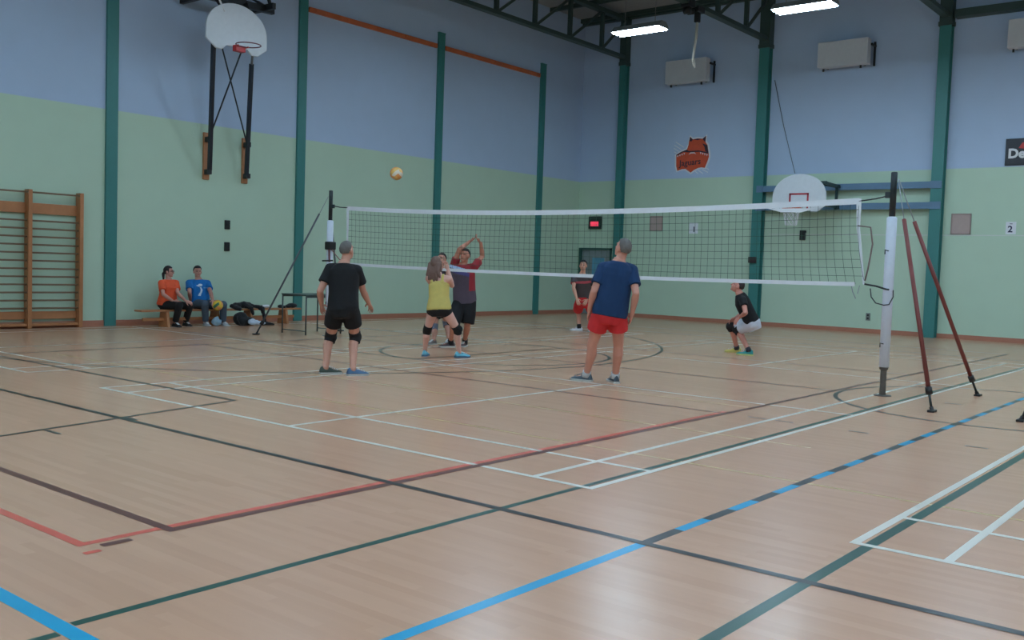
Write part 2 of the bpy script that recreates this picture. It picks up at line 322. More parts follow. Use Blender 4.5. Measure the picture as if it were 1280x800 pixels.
# blue line near the camera, faint yellow lines, small ticks
line_y('blue', 1.70, 2.9, 9.0, .07, 2)
line_y('yellow', 6.27, -4, 13, .03, 0); line_y('yellow', 7.6, 3, 9.3, .03, 0); line_y('yellow', 9.4, 4.4, 13, .03, 0)
for x, y in ((8.77, 4.0), (8.77, 3.72), (8.73, 3.0), (8.76, 2.02), (11.66, 2.96), (8.7, 12.6)): line_y('grey', x, y-.08, y+.1, .035, 5)
struct(F.build('floor', fl_m))
# ------------------------------------------------------------------ steel columns
def column_left(x, label, wd=.225):
    mb = MB(); y1 = YL; y0 = YL-.06
    mb.box(x-wd/2, x+wd/2, y0, y1, 0, 7.35).box(x-wd/2-.01, x+wd/2+.01, y0-.01, y1, 7.35, 7.37)
    o = mb.build('steel_column', M_teal, origin=(x, YL-.03, 0)); tag(o, label, 'column', 'steel columns along the left wall')
column_left(9.50, 'teal steel wall column between the wall bars and the seated people')
column_left(13.97, 'teal steel wall column just right of the high basketball hoop, behind the left post')
column_left(18.44, 'teal steel wall column behind the raised arms, orange rail crossing its top')
column_left(22.80, 'teal steel wall column nearest the corner, where the orange rail ends')
def column_right(y, wd, label, bracket=True):
    t = thing('steel_column', (XR, y, 0), label, 'column', 'steel columns along the right wall')
    mb = MB(); x0 = XR-.24
    mb.box(x0, x0+.03, y-wd/2, y+wd/2, 0, 7.55).box(x0+.03, XR-.03, y-.04, y+.04, 0, 7.55).box(XR-.03, XR, y-wd/2, y+wd/2, 0, 7.55)
    mb.build('shaft', M_teal, t)
    MB().box(x0-.02, XR, y-wd/2-.03, y+wd/2+.03, 7.5, 7.6).box(x0-.01, XR, y-wd/2-.01, y+wd/2+.01, 7.6, 9.0).build('truss_seat', M_dteal, t)
    return t
column_right(16.08, .20, 'teal steel column right of the corner door and exit sign')
c2 = column_right(11.57, .28, 'thick teal steel column left of the right-hand basketball hoop')
MB().rbox((XR-.26, 11.62, 1.79), (.08, .22, .16), bev=.01).build('switch_box', mat('dark_maroon_box', (52, 38, 40), .5), c2)
column_right(6.95, .27, 'thick teal steel column behind the two red-brown struts')

# ------------------------------------------------------------------ roof trusses
def truss(y, label):
    t = thing('roof_truss', (XR-.3, y, 7.7), label, 'roof truss', 'green roof trusses')
    x0, x1 = XN, XR-.05; zb, zt = 7.74, 8.86
    MB().box(x0, x1, y-.09, y+.09, zb-.05, zb+.05).build('bottom_chord', M_dteal, t)
    MB().box(x0, x1, y-.09, y+.09, zt-.06, zt+.06).build('top_chord', M_dteal, t)
    xs = [XR-1.39-1.575*k for k in range(16)]
    for x in xs: MB().box(x-.05, x+.05, y-.05, y+.05, zb, zt).build('web_post', M_dteal, t)
    for a, b in zip(xs, [XR-.1]+xs): MB().beam((a+.03, y, zb+.03), (b-.03, y, zt-.03), .06, .06).build('diagonal', M_dteal, t)
    return t
truss(16.08, 'green roof truss nearest the left wall, ending above the corner column')
truss(11.57, 'green roof truss between the two lit lamps, carrying the white strap')
truss(6.95, 'green roof truss at the far right, ending at the column behind the struts')

# ------------------------------------------------------------------ lamps
M_tube = mat('lamp_tubes', (235, 245, 255), .4, emit=(204, 232, 255), estr=LAMP)
M_house = mat('lamp_housing', (120, 128, 132), .4, metal=.2)
def lamp(x, y, label, z=6.82, L=1.26, W=.46):
    t = thing('ceiling_lamp', (x, y, z), label, 'lamp', 'hanging gym lamps')
    mb = MB(); h = W/2; k = .10
    prof_o = [(-h, 0), (-k, .13), (k, .13), (h, 0)]
    a = [(x+p, y-L/2, z+q) for p, q in prof_o]; b = [(x+p, y+L/2, z+q) for p, q in prof_o]
    for i in range(3): mb.prism([a[i], a[i+1], b[i+1], b[i]], (0, 0, .012))
    for yy in (y-L/2-.006, y+L/2-.006): mb.prism([(x+p, yy, z+q) for p, q in prof_o], (0, .012, 0))
    mb.build('reflector', M_house, t)
    for q in (-.15, 0, .15): MB().tube([(x+q, y-L/2+.02, z+.005), (x+q, y+L/2-.02, z+.005)], .034, 10).build('tube', M_tube, t, smooth=True)
    r = MB()
    for yy in (y-.4, y+.4): r.tube([(x, yy, z+.14), (x, yy, ZC)], .008, 6)
    r.build('hanger_rod', M_grey, t)
    return t
L1 = lamp(19.0, 11.97, 'lit white hanging lamp left of the pale strap, the farther of the two in view')
L2 = lamp(19.08, 8.12, 'lit white hanging lamp at the top edge, above the middle wall box')
for i, x in enumerate((19.05, 14.25, 9.45, 4.65, -.1)):
    for j, y in enumerate((11.97, 8.12, 4.25, .4, -3.45, -7.3)):
        if i == 0 and j < 2: continue
        c = copy_tree(L1); c.location = (x, y, 6.82); c['label'] = 'white hanging gym lamp out of the picture, overhead'

# ------------------------------------------------------------------ white boxes high on the right wall
M_box = mat('white_box_face', (205, 208, 210), .5)
def wall_box(y0, y1, label):
    yc = (y0+y1)/2; t = thing('wall_speaker', (XR-.3, yc, 7.05), label, 'speaker', 'white boxes on the right wall')
    MB().rbox((XR-.36, yc, 7.07), (.26, y1-y0, .64), bev=.015).build('cabinet', M_box, t)
    mb = MB()
    for yy in (y0+.22, y1-.10):
        mb.beam((XR-.23, yy, 6.80), (XR, yy, 6.80), .05, .03).beam((XR-.3, yy, 6.80), (XR-.3, yy, 6.68), .04, .04)
    for yy in (y0-.03,): mb.beam((XR-.3, yy, 7.25), (XR, yy, 7.25), .04, .05).beam((XR-.05, yy, 6.75), (XR-.05, yy, 7.35), .04, .05)
    mb.build('bracket', M_black, t)
wall_box(13.17, 14.46, 'white wall box left of the thick column, above the orange emblem')
wall_box(8.70, 9.98, 'white wall box under the right-hand lamp, above the right hoop')
wall_box(4.25, 5.52, 'white wall box cut by the right edge of the picture')

# pulley bracket and strap on the middle truss
t = thing('hoist_bracket', (20.9, 11.57, 7.6), 'dark pulley bracket clamped under the middle roof truss', 'bracket')
mb = MB(); mb.rbox((20.45, 11.57, 7.72), (.24, .26, .2), bev=.02).rbox((20.9, 11.57, 7.66), (.34, .24, .14), bev=.02).rbox((20.92, 11.57, 7.5), (.12, .12, .26), bev=.02)
mb.build('clamp', M_black, t)
mb = MB(); mb.tube([(20.45, 11.50, 7.56), (20.45, 11.66, 7.56)], .09, 16).tube([(20.62, 11.50, 7.55), (20.62, 11.66, 7.55)], .06, 14); mb.build('pulley', M_black, t, smooth=True)
o = MB().tube([(20.92, 11.57, 7.42), (20.90, 11.57, 7.0), (20.80, 11.57, 6.55), (20.73, 11.55, 6.42), (20.78, 11.54, 6.32), (20.86, 11.55, 6.30), (20.88, 11.56, 6.38), (20.82, 11.57, 6.52)], [.035, .032, .03, .02, .014, .012, .014, .016], 8).build('strap', mat('pale_webbing', (190, 184, 170), .8), smooth=True)
tag(o, 'pale webbing strap hanging from the pulley bracket in front of a white box', 'strap')

# ------------------------------------------------------------------ orange rail on the left wall
M_rail = mat('orange_rail_paint', (196, 104, 60), .5, noise=.25, nscale=3)
for i, (a, b, lb) in enumerate(((14.13, 18.28, 'orange rail high on the left wall, the longer stretch between two columns'), (18.60, 22.64, 'orange rail high on the left wall, the stretch nearest the corner'))):
    mb = MB().box(a, b, YL-.05, YL, 6.95, 7.06)
    for k in range(5): x = a+.2+(b-a-.4)*k/4; mb.box(x-.03, x+.03, YL-.065, YL-.05, 6.97, 7.04)
    tag(mb.build('wall_rail', M_rail, origin=(a, YL, 7.0)), lb, 'rail', 'orange wall rails')

# ------------------------------------------------------------------ wall bars
t = thing('wall_bars', (7.9, YL-.1, 0), 'wooden gymnastic wall bars with many rungs at the left edge', 'wall bars')
for x in (6.98, 7.93, 8.86): MB().box(x-.035, x+.035, YL-.19, YL-.02, 0.0, 2.47).build('upright', M_wood, t, bevel=.006)
M_rung = mat('dark_rung_wood', (128, 104, 78), .45, noise=.12)
for a, b in ((7.015, 7.895), (7.965, 8.825)):
    for k in range(12):
        z = .36+.142*k
        MB().tube([(a, YL-.13, z), (b, YL-.13, z)], .017, 10).build('rung', M_rung, t, smooth=True)
    MB().tube([(a, YL-.17, 2.42), (b, YL-.17, 2.42)], .017, 10).build('rung', M_rung, t, smooth=True)
    MB().box(a, b, YL-.07, YL-.03, 2.05, 2.24).build('top_board', M_wood, t, bevel=.005)
    MB().box(a, b, YL-.07, YL-.03, .16, .30).build('bottom_board', M_wood, t, bevel=.005)
    MB().box(a, b, YL-.16, YL-.04, .04, .09).build('foot_rail', M_wood, t, bevel=.005)

# ------------------------------------------------------------------ backboard outline (fan shape) helper
def fan(cx, zb, w, h):
    """outline in (u, z): fan-shaped backboard, lobes at the lower edge and a notch for the rim"""
    pts = [(-w*.17, zb+.10*h), (-w*.24, zb), (-w*.34, zb), (-w*.5, zb+.17*h), (-w*.5, zb+.42*h)]
    for k in range(1, 20):
        a = PI-PI*k/20; pts.append((w*.5*math.cos(a), zb+.42*h+.58*h*math.sin(a)))
    pts += [(w*.5, zb+.42*h), (w*.5, zb+.17*h), (w*.34, zb), (w*.24, zb), (w*.17, zb+.10*h)]
    return [(cx+u, z) for u, z in pts]
def hoop_net(mb, c, r0, r1, L, n=10):
    c = V(c)
    for k in range(n):
        for s in (1, -1):
            pts = []
            for j in range(6):
                a = 2*PI*(k/n+s*j*.5/n); r = r0+(r1-r0)*(j/5)**.7; pts.append(c+V((r*math.cos(a), r*math.sin(a), -L*j/5)))
            mb.tube(pts, .006, 5)
    for j in (0, 5):
        r = r0 if j == 0 else r1; mb.tube([c+V((r*math.cos(2*PI*i/20), r*math.sin(2*PI*i/20), -L*j/5)) for i in range(21)], .005, 5, cap=False)
def rim_mb(c, r, th=.011):
    mb = MB(); n = 32; rings = []
    for i in range(n):
        a = 2*PI*i/n; e = V((math.cos(a), math.sin(a), 0)); rings.append(mb.ring(V(c)+e*r, e, V((0, 0, 1)), th, th, 8))
    vs = [p for q in rings for p in q]; fs = [(i*8+j, i*8+(j+1) % 8, ((i+1) % n)*8+(j+1) % 8, ((i+1) % n)*8+j) for i in range(n) for j in range(8)]
    return mb.add(vs, fs)
M_bb = mat('backboard_white', (214, 220, 224), .4)
M_rim = mat('rim_red', (196, 58, 60), .4)
M_net = mat('white_cord', (225, 228, 230), .8)
# --- hoop folded high on the left wall
YB = 16.42
t = thing('basketball_hoop', (11.42, YL, 4.5), 'fan-shaped white basketball hoop folded high on the left wall with two long dark struts', 'basketball hoop')
pts = fan(11.42, 5.40, 1.40, .93)
bb = MB().prism([(u, YB, z) for u, z in pts], (0, .04, 0)).build('backboard', M_bb, t, bevel=.01)
rim = rim_mb((11.42, YB-.36, 5.50), .235).build('rim', mat('rim_dark_red', (120, 58, 70), .4), t, smooth=True)
mb = MB().rbox((11.42, YB-.06, 5.46), (.22, .12, .12), bev=.01); mb.beam((11.34, YB-.05, 5.48), (11.30, YB-.20, 5.50), .03, .02).beam((11.50, YB-.05, 5.48), (11.54, YB-.20, 5.50), .03, .02)
mb.build('rim_bracket', M_rim, t)
M_nav = mat('dark_navy_steel', (26, 34, 46), .4)
MB().beam((10.95, 16.52, 5.52), (11.515, 17.44, 3.16), .07, .07, (0, 1, 0)).build('strut', M_nav, t)
MB().beam((12.10, 16.9, 5.35), (12.41, 17.44, 3.13), .07, .07, (0, 1, 0)).build('strut', M_nav, t)
MB().tube([(11.84, YB+.06, 5.62), (12.10, 16.9, 5.33)], .025, 10).build('strut_rod', M_grey, t, smooth=True)
for a, b in (((11.18, 16.6, 5.52), (12.40, 17.46, 3.86)), ((11.65, 16.6, 5.50), (11.53, 17.46, 3.86))): MB().tube([a, b], .016, 8).build('cross_rod', M_nav, t, smooth=True)
for x in (11.55, 12.49):
    wbd = MB().box(x-.07, x+.07, YL-.05, YL, 2.97, 3.93).build('wall_board', M_wood, t, bevel=.008)
    for z in (3.78, 3.12): MB().beam((x-.01, YL-.04, z), (x-.05, YL-.24, z), .09, .10).build('pivot_bracket', M_black, wbd)
mb = MB()
mb.beam((10.95, YL, 6.46), (10.95, YB-.1, 6.46), .08, .12).beam((12.35, YL, 6.52), (12.35, YB+.1, 6.52), .08, .12).beam((10.7, YB+.4, 6.45), (12.55, YB+.4, 6.5), .10, .14)
mb.beam((11.15, YB+.08, 6.2), (11.15, YB+.5, 6.6), .06, .08).beam((11.75, YB+.08, 6.2), (11.9, YB+.5, 6.6), .06, .08).beam((11.1, YB+.10, 5.85), (11.8, YB+.10, 5.85), .06, .06).beam((11.15, YB+.07, 5.55), (11.15, YB+.10, 6.25), .05, .05).beam((11.72, YB+.07, 5.55), (11.72, YB+.10, 6.25), .05, .05)
mb.beam((12.55, YB+.4, 6.5), (12.62, YL, 6.9), .05, .05).beam((12.35, YB+.4, 6.9), (12.55, YB+.4, 6.45), .05, .05)
mb.build('support_frame', M_black, t)
MB().tube([(10.98, YB+.05, 6.42), (11.12, YB, 6.12)], .02, 8).build('stay_rod', M_white, t)
# --- hoop on the right wall
XB = 23.42
t = thing('basketball_hoop', (XR, 9.87, 3.4), 'white fan-shaped basketball hoop with red square, seen above the net at right', 'basketball hoop')
pts = fan(9.88, 2.99, 1.40, .96)
MB().prism([(XB, u, z) for u, z in pts], (.04, 0, 0)).build('backboard', M_bb, t, bevel=.01)
mb = MB(); y0, y1, z0, z1 = 9.62, 10.13, 3.02, 3.47
for b in ((y0, y1, z1-.045, z1), (y0, y0+.045, z0, z1), (y1-.045, y1, z0, z1), (y0, y1, z0, z0+.045)): mb.box(XB-.004, XB, *b)
mb.build('target_square', mat('target_red', (176, 52, 66), .5), t)
rim_mb((XB-.40, 9.88, 3.05), .228, .012).build('rim', mat('rim_orange', (206, 100, 72), .4), t, smooth=True)
MB().rbox((XB-.09, 9.88, 3.05), (.18, .2, .12), bev=.01).build('rim_bracket', mat('rim_orange', (206, 100, 72), .4), t)
mb = MB(); hoop_net(mb, (XB-.40, 9.88, 3.05), .225, .14, .40); mb.build('hoop_net', M_net, t)
M_arm = mat('dark_green_arm', (34, 60, 60), .45)
mb = MB()
for yy in (9.45, 10.3):
    mb.beam((XB+.05, yy, 3.72), (XR-.25, yy-.12, 3.72), .06, .08).beam((XB+.05, yy, 3.20), (XR-.25, yy-.12, 3.20), .06, .08).beam((XB+.07, yy, 3.15), (XB+.07, yy, 3.78), .05, .06)
mb.beam((XB+.05, 9.46, 3.72), (XB+.05, 9.2, 3.72), .06, .07).beam((XB+.05, 9.26, 3.72), (XR-.4, 9.33, 3.72), .06, .07).beam((XR-.4, 9.33, 3.12), (XR-.4, 9.33, 3.75), .06, .06).beam((XR-.42, 9.33, 3.18), (XR-.25, 9.33, 3.18), .07, .07).beam((XR-.42, 9.33, 3.71), (XR-.25, 9.33, 3.71), .07, .07)
mb.beam((XB+.07, 9.40, 3.5), (XB+.07, 10.35, 3.5), .05, .05); mb.build('swing_arm', M_arm, t)
MB().tube([(XR-.02, 11.33, 6.65), (XR-.05, 11.0, 5.4), (XB+.1, 10.05, 3.98)], .009, 6).build('stay_cable', mat('grey_cable', (92, 102, 116), .6), t)
# rails the swing arm is fixed to
M_brail = mat('blue_grey_rail', (92, 124, 150), .45)
for z, lb in ((3.71, 'upper blue-grey steel rail between two columns behind the right hoop'), (3.21, 'lower blue-grey steel rail between two columns behind the right hoop')):
    mb = MB().box(XR-.245, XR-.17, 7.08, 11.43, z-.08, z+.08)
    mb.box(XR-.265, XR-.24, 6.83, 7.09, z-.09, z+.09).box(XR-.265, XR-.24, 11.42, 11.6, z-.09, z+.09)
    tag(mb.build('support_rail', M_brail, origin=(XR-.16, 9.2, z)), lb, 'rail', 'rails behind the right hoop')

# ------------------------------------------------------------------ small things on the walls
M_out = mat('black_plastic', (22, 24, 24), .4)
for z, lb in ((2.07, 'upper black plate of the pair on the left wall right of the seated man'), (1.61, 'lower black plate of the pair on the left wall right of the seated man')):
    t = thing('wall_plate', (12.09, YL, z), lb, 'wall plate', 'black plates on the left wall')
    MB().rbox((12.09, YL-.02, z), (.12, .04, .19), bev=.008).build('plate', M_out, t); MB().rbox((12.09, YL-.043, z), (.06, .012, .08), bev=.004).build('socket', M_black, t)
t = thing('wall_plate', (XR, 10.33, 2.48), 'black plate on the right wall below the right hoop, seen through the net', 'wall plate')
MB().rbox((XR-.03, 10.33, 2.48), (.06, .15, .26), bev=.01).build('plate', M_out, t); MB().rbox((XR-.05, 10.26, 2.57), (.05, .06, .06), bev=.01).build('latch', M_out, t)
t = thing('wall_socket', (XR, 8.5, .41), 'small grey socket low on the right wall near the right post', 'socket')
MB().rbox((XR-.01, 8.5, .415), (.02, .11, .19), bev=.006).build('cover', mat('grey_plate', (118, 126, 122), .4), t)
for z in (.375, .455): MB().rbox((XR-.022, 8.5, z), (.008, .05, .05), bev=.003).build('outlet', M_out, t)
M_pan = mat('pinkish_panel', (178, 158, 150), .6)
for (a, b, z0, z1, lb) in ((6.18, 6.63, 2.52, 3.02, 'pinkish square panel right of the thick column, left of the number two'), (14.62, 15.05, 2.58, 3.02, 'pinkish square panel seen through the net, right of the exit sign')):
    t = thing('wall_panel', (XR, (a+b)/2, (z0+z1)/2), lb, 'wall panel', 'pinkish panels on the right wall')
    MB().box(XR-.018, XR, a, b, z0, z1).build('board', M_pan, t, bevel=.006)
    mb = MB()
    for q in ((a, b, z1-.03, z1), (a, b, z0, z0+.03), (a, a+.03, z0, z1), (b-.03, b, z0, z1)): mb.box(XR-.026, XR-.0, *q)
    mb.build('edge_frame', mat('pinkish_frame', (160, 140, 134), .6), t)
M_pap = mat('white_paper', (226, 230, 234), .7)
M_ink = mat('dark_ink', (30, 40, 72), .6)
for (a, b, z0, z1, s, lb) in ((5.20, 5.42, 2.53, 2.82, '2', 'white paper sign with a dark number two at the right edge'), (13.46, 13.74, 2.51, 2.82, '1', 'white paper sign seen through the net, left of the thick column')):
    t = thing('number_sign', (XR, (a+b)/2, (z0+z1)/2), lb, 'sign', 'numbered paper signs')
    MB().box(XR-.006, XR, a, b, z0, z1).build('sheet', M_pap, t)
    w0 = .13 if s == '2' else .07
    text_mb(s, .21, (XR-.008, (a+b)/2+w0/2, z0+.05), (0, -1, 0), (0, 0, 1), .002, .006).build('lettering', M_ink, t)
    if s == '2': MB().box(XR-.009, XR-.006, 5.28, 5.34, 2.765, 2.78).build('mark', M_ink, t)
# exit sign over the door
t = thing('exit_sign', (XR, 16.98, 2.84), 'dark exit sign with a glowing red bar above the corner door', 'exit sign')
MB().rbox((XR-.05, 16.98, 2.83), (.10, .44, .38), bev=.012).build('case', mat('dark_green_case', (30, 48, 44), .5), t)
MB().rbox((XR-.103, 16.98, 2.79), (.012, .30, .14), bev=.004).build('lit_panel', mat('red_lit', (190, 40, 60), .4, emit=(255, 70, 100), estr=.8), t)
# dark sign at the right edge
t = thing('wall_sign', (XR, 4.7, 4.43), 'black wall sign with white letters and a red mark at the right edge', 'sign')
MB().rbox((XR-.02, 4.64, 4.435), (.04, 1.76, .62), bev=.01).build('board', mat('black_sign', (22, 24, 34), .4), t)
text_mb('De', .30, (XR-.042, 5.46, 4.30), (0, -1, 0), (0, 0, 1), .003, .012).build('lettering', M_white, t)
MB().prism([(XR-.042, 5.24, 4.52), (XR-.042, 5.17, 4.64), (XR-.042, 5.05, 4.67), (XR-.042, 5.00, 4.55), (XR-.042, 5.1, 4.5)], (-.004, 0, 0)).build('red_mark', mat('sign_red', (190, 50, 48), .5), t)

# emblem: orange cat's head shield with white outline
t = thing('wall_emblem', (XR, 13.8, 4.75), 'orange team emblem with ears, white outline and lettering on the right wall', 'emblem')
def E(px, py): return (14.36+.52-px*.00259, 5.30+.455-py*.00228)
out = [(240, 425), (300, 390), (372, 365), (390, 310), (392, 270), (405, 208), (440, 242), (500, 234), (560, 242), (600, 208), (596, 285), (622, 325), (640, 420), (645, 470), (630, 525), (600, 605), (560, 597), (520, 602), (470, 625), (430, 657), (400, 635), (365, 608), (315, 610), (262, 628), (245, 570)]
cxp, cyp = 440, 440
def grow(p, k): dx, dy = p[0]-cxp, p[1]-cyp; r = math.hypot(dx, dy); return (p[0]+dx/r*k, p[1]+dy/r*k)
mb = MB().prism([(XR, *E(*grow(p, 20))) for p in out], (-.008, 0, 0))
for a, b in (((225, 262), (330, 335)), ((208, 300), (300, 362)), ((205, 340), (270, 385)), ((212, 385), (240, 402)), ((480, 640), (520, 672)), ((520, 630), (580, 675)), ((570, 622), (640, 662)), ((610, 600), (650, 628))):
    A = E(*a); B = E(*b); mb.beam((XR-.006, *A), (XR-.006, *B), .02, .012, (1, 0, 0))
mb.build('outline', mat('emblem_white', (220, 222, 226), .5), t)
MB().prism([(XR-.008, *E(*p)) for p in out], (-.008, 0, 0)).build('shield', mat('emblem_orange', (206, 84, 50), .5, noise=.12, nscale=8), t)
M_eb = mat('emblem_dark', (58, 40, 52), .5)
mb = MB(); X = XR-.016
for poly in ([(405, 210), (440, 243), (425, 268), (398, 262)], [(600, 210), (562, 243), (578, 270), (596, 285)], [(560, 300), (622, 325), (640, 420), (600, 400), (590, 350)], [(440, 243), (500, 238), (560, 243), (500, 256)], [(240, 425), (300, 392), (372, 366), (395, 385), (520, 385), (640, 415), (640, 432), (520, 402), (395, 402), (330, 395), (245, 440)]):
    mb.prism([(X, *E(*p)) for p in poly], (-.004, 0, 0))
mb.build('dark_marks', M_eb, t)
mb = MB()
for k in range(4): mb.prism([(X, *E(250+27*k, 438-9*k)), (X, *E(268+27*k, 432-9*k)), (X, *E(262+27*k, 456-9*k))], (-.004, 0, 0))
for k in range(4): mb.prism([(X, *E(535+26*k, 405+9*k)), (X, *E(553+26*k, 411+9*k)), (X, *E(545+26*k, 434+9*k))], (-.004, 0, 0))
mb.prism([(X, *E(395, 430)), (X, *E(420, 404)), (X, *E(465, 404)), (X, *E(490, 430)), (X, *E(460, 418)), (X, *E(425, 418))], (-.004, 0, 0))
mb.build('white_marks', mat('emblem_white', (220, 222, 226), .5), t)
a = E(285, 572)
text_mb('Jaguars', .245, (XR-.017, a[0], a[1]), (0, -1, .06), (0, 0, 1), .003, .004).build('lettering', M_eb, t)

# ------------------------------------------------------------------ volleyball posts
NX = 11.71
M_dst = mat('dark_post_steel', (44, 52, 54), .4, metal=.3); M_gst = mat('brown_grey_post_steel', (98, 92, 86), .4, metal=.3)
M_pad = mat('white_post_padding', (212, 220, 232), .5)
M_red = mat('red_brown_strut', (120, 54, 48), .4); M_gpole = mat('grey_strut', (86, 92, 96), .4)
M_cord = mat('dark_cord', (46, 48, 50), .7); M_lcord = mat('pale_cord', (150, 158, 160), .7)
def post(y, ztop, label, sg, group='volleyball posts'):
    t = thing('volleyball_post', (NX, y, 0), label, 'volleyball post', group)
    MB().lathe((NX, y, 0), [(.05, 0), (.05, .006), (.036, .008), (.036, .31), (.05, .315), (.05, .335), (.036, .34)]).build('lower_tube', M_gst, t, smooth=False)
    MB().lathe((NX, y, 0), [(.10, 0), (.10, .008), (.06, .014)], 24).build('floor_plate', M_gst, t)
    MB().lathe((NX, y, 0), [(.04, .34), (.058, .345), (.058, 2.11), (.04, 2.125)]).build('padding', M_pad, t, smooth=True)
    MB().lathe((NX, y, 0), [(.036, 2.1), (.036, ztop-.01), (.03, ztop), (.001, ztop)]).build('upper_tube', M_dst, t, smooth=True)
    for z in (1.72, .62): MB().tube([(NX-.05, y+sg*.0, z), (NX-.09, y+.03*sg, z+.01), (NX-.09, y+.03*sg, z-.04)], .007, 6).build('hook', M_dst, t)
    MB().rbox((NX, y+sg*.055, 2.38), (.05, .07, .07), bev=.008).build('cleat', M_dst, t)
    return t
post(3.78, 2.65, 'white padded volleyball post at the right with dark top', 1)
t = post(13.87, 2.67, 'white padded volleyball post at the left, behind the man in black', -1)
MB().rbox((NX-.02, 13.83, 1.66), (.16, .14, .15), bev=.02).build('winch', M_black, t)
MB().tube([(NX-.06, 13.82, 1.60), (NX-.06, 13.80, 1.36)], .016, 8).build('winch_handle', mat('dark_red_handle', (110, 50, 56), .5), t)
MB().tube([(NX-.08, 13.97, 1.38), (NX-.08, 13.69, 1.39)], .014, 8).build('crossbar', M_dst, t)
post(1.37, 2.65, 'white padded volleyball post outside the right edge', 1)
def strut(foot, top, label, M, hi=.80, r=.024, group='post struts'):
    foot = V(foot); top = V(top); d = (top-foot)
    t = thing('post_strut', foot, label, 'strut', group)
    P = lambda k: foot+d*k
    MB().tube([P(.085), P(hi)], r, 10).build('pole', M, t, smooth=True)
    MB().tube([P(.012), P(.10)], .014, 8).build('lower_rod', M_dst, t, smooth=True)
    MB().tube([P(.07), P(.095)], .036, 10).build('clamp', M_black, t, smooth=True)
    MB().tube([P(hi), P(.985)], .006, 6).build('stay_cable', M_lcord, t, smooth=True)
    a = V((foot.x, foot.y, .012)); MB().rbox(a, (.12, .07, .024), bev=.006).beam(a, P(.02), .03, .03).build('floor_hook', M_black, t)
strut((10.73, 2.94, 0), (NX, 3.74, 2.6), 'red-brown strut of the right post with its foot nearest the camera', M_red)
strut((12.74, 2.97, 0), (NX, 3.74, 2.6), 'red-brown strut of the right post slanting toward the right wall', M_red)
strut((10.78, 2.10, 0), (NX, 1.41, 2.6), 'dark strut foot at the right edge of the picture', M_dst)
strut((10.7, 14.66, 0), (NX, 13.91, 2.6), 'grey strut slanting down from the left post across the wall', M_gpole, .86, .017)
strut((12.7, 14.66, 0), (NX, 13.91, 2.6), 'grey strut of the left post hidden behind the man in black', M_gpole, .86, .017)

# ------------------------------------------------------------------ volleyball net
t = thing('volleyball_net', (NX, 8.8, 1.3), 'long white-taped volleyball net stretched across the court', 'volleyball net')
NY0, NY1 = 4.18, 13.40
def ztop(y): k = (y-NY0)/(NY1-NY0); return 2.315+.025*k-.115*4*k*(1-k)*(.93+.25*(k-.5))
def zbot(y): k = (y-NY0)/(NY1-NY0); return 1.315+.02*k-.035*4*k*(1-k)
def ysh(y, f): k = (y-NY0)/(NY1-NY0); return y-.12*math.exp(-k*9)*f*f          # the mesh pulls toward the right post low down
def xsh(y, f): return .05*math.sin(f*PI)*math.sin(y*1.1+.3)
NV, NH = 93, 10
cords = MB(); r = .0024
def npt(y, f): z = ztop(y)*(1-f)+zbot(y)*f; return V((NX+xsh(y, f)*.6, ysh(y, f), z))
for i in range(NV):
    y = NY0+(NY1-NY0)*i/(NV-1); cords.tube([npt(y, f) for f in (0, .2, .4, .6, .8, 1)], r, 4, hint=(1, 0, 0))
for j in range(1, NH):
    f = j/NH; cords.tube([npt(NY0+(NY1-NY0)*i/30, f) for i in range(31)], r, 4)
cords.build('netting', mat('dark_green_net_cord', (52, 84, 68), .8), t)
def band(zf, h, th, y0=NY0, y1=NY1, n=40, off=0):
    mb = MB(); rings = []
    for i in range(n+1):
        y = y0+(y1-y0)*i/n; z = zf(y)+off; rings.append([(NX-th/2, y, z-h/2), (NX+th/2, y, z-h/2), (NX+th/2, y, z+h/2), (NX-th/2, y, z+h/2)])
    return mb.loft(rings)
M_tape = mat('white_net_tape', (222, 226, 230), .6)
band(ztop, .072, .014).build('top_tape', M_tape, t)
MB().prism([(NX-.012, 5.35, 2.24), (NX-.012, 5.15, 2.19), (NX-.012, 4.9, 2.185), (NX-.012, 4.7, 2.235)], (.006, 0, 0)).build('tape_flap', M_tape, t)
band(zbot, .05, .012).build('bottom_tape', M_tape, t)
for y, s in ((NY0, 1), (NY1, -1)):
    a, b = ztop(y), zbot(y)
    MB().prism([(NX-.006, y-.03, a+.03), (NX-.006, y+.03, a+.03), (NX-.006, y+.012, a-.32), (NX-.006, y+.0-.10*(s > 0), b), (NX-.006, y-.02-.10*(s > 0), b), (NX-.006, y-.028, a-.32)], (.012, 0, 0)).build('side_band', M_tape, t)
def cord(pts, r, m): MB().tube(pts, r, 6).build('tension_cord', m, t, smooth=True)
cord([(NX, NY0, 2.315), (NX, 3.98, 2.34), (NX, 3.82, 2.375)], .008, M_cord)
cord([(NX, NY0+.0, 2.02), (NX-.01, 4.02, 2.0), (NX, 3.99, 1.8), (NX, 4.03, 1.5), (NX, 4.06, 1.36)], .010, mat('brown_cord', (120, 104, 98), .7))
cord([(NX, 4.06, 1.32), (NX, 3.92, 1.30), (NX-.06, 3.79, 1.27), (NX-.065, 3.75, 1.265)], .012, M_cord)
cord([(NX-.03, 3.98, 1.27), (NX-.04, 3.96, 1.17), (NX-.05, 3.90, 1.10), (NX-.065, 3.80, 1.08), (NX-.065, 3.74, 1.09), (NX-.02, 3.71, 1.18), (NX, 3.72, 1.26)], .007, M_cord)
cord([(NX, NY1, 2.35), (NX, 13.6, 2.36), (NX, 13.82, 2.39)], .010, M_cord)
cord([(NX, NY1, 1.34), (NX, 13.6, 1.42), (NX-.03, 13.80, 1.6)], .008, mat('reddish_cord', (150, 96, 96), .7))
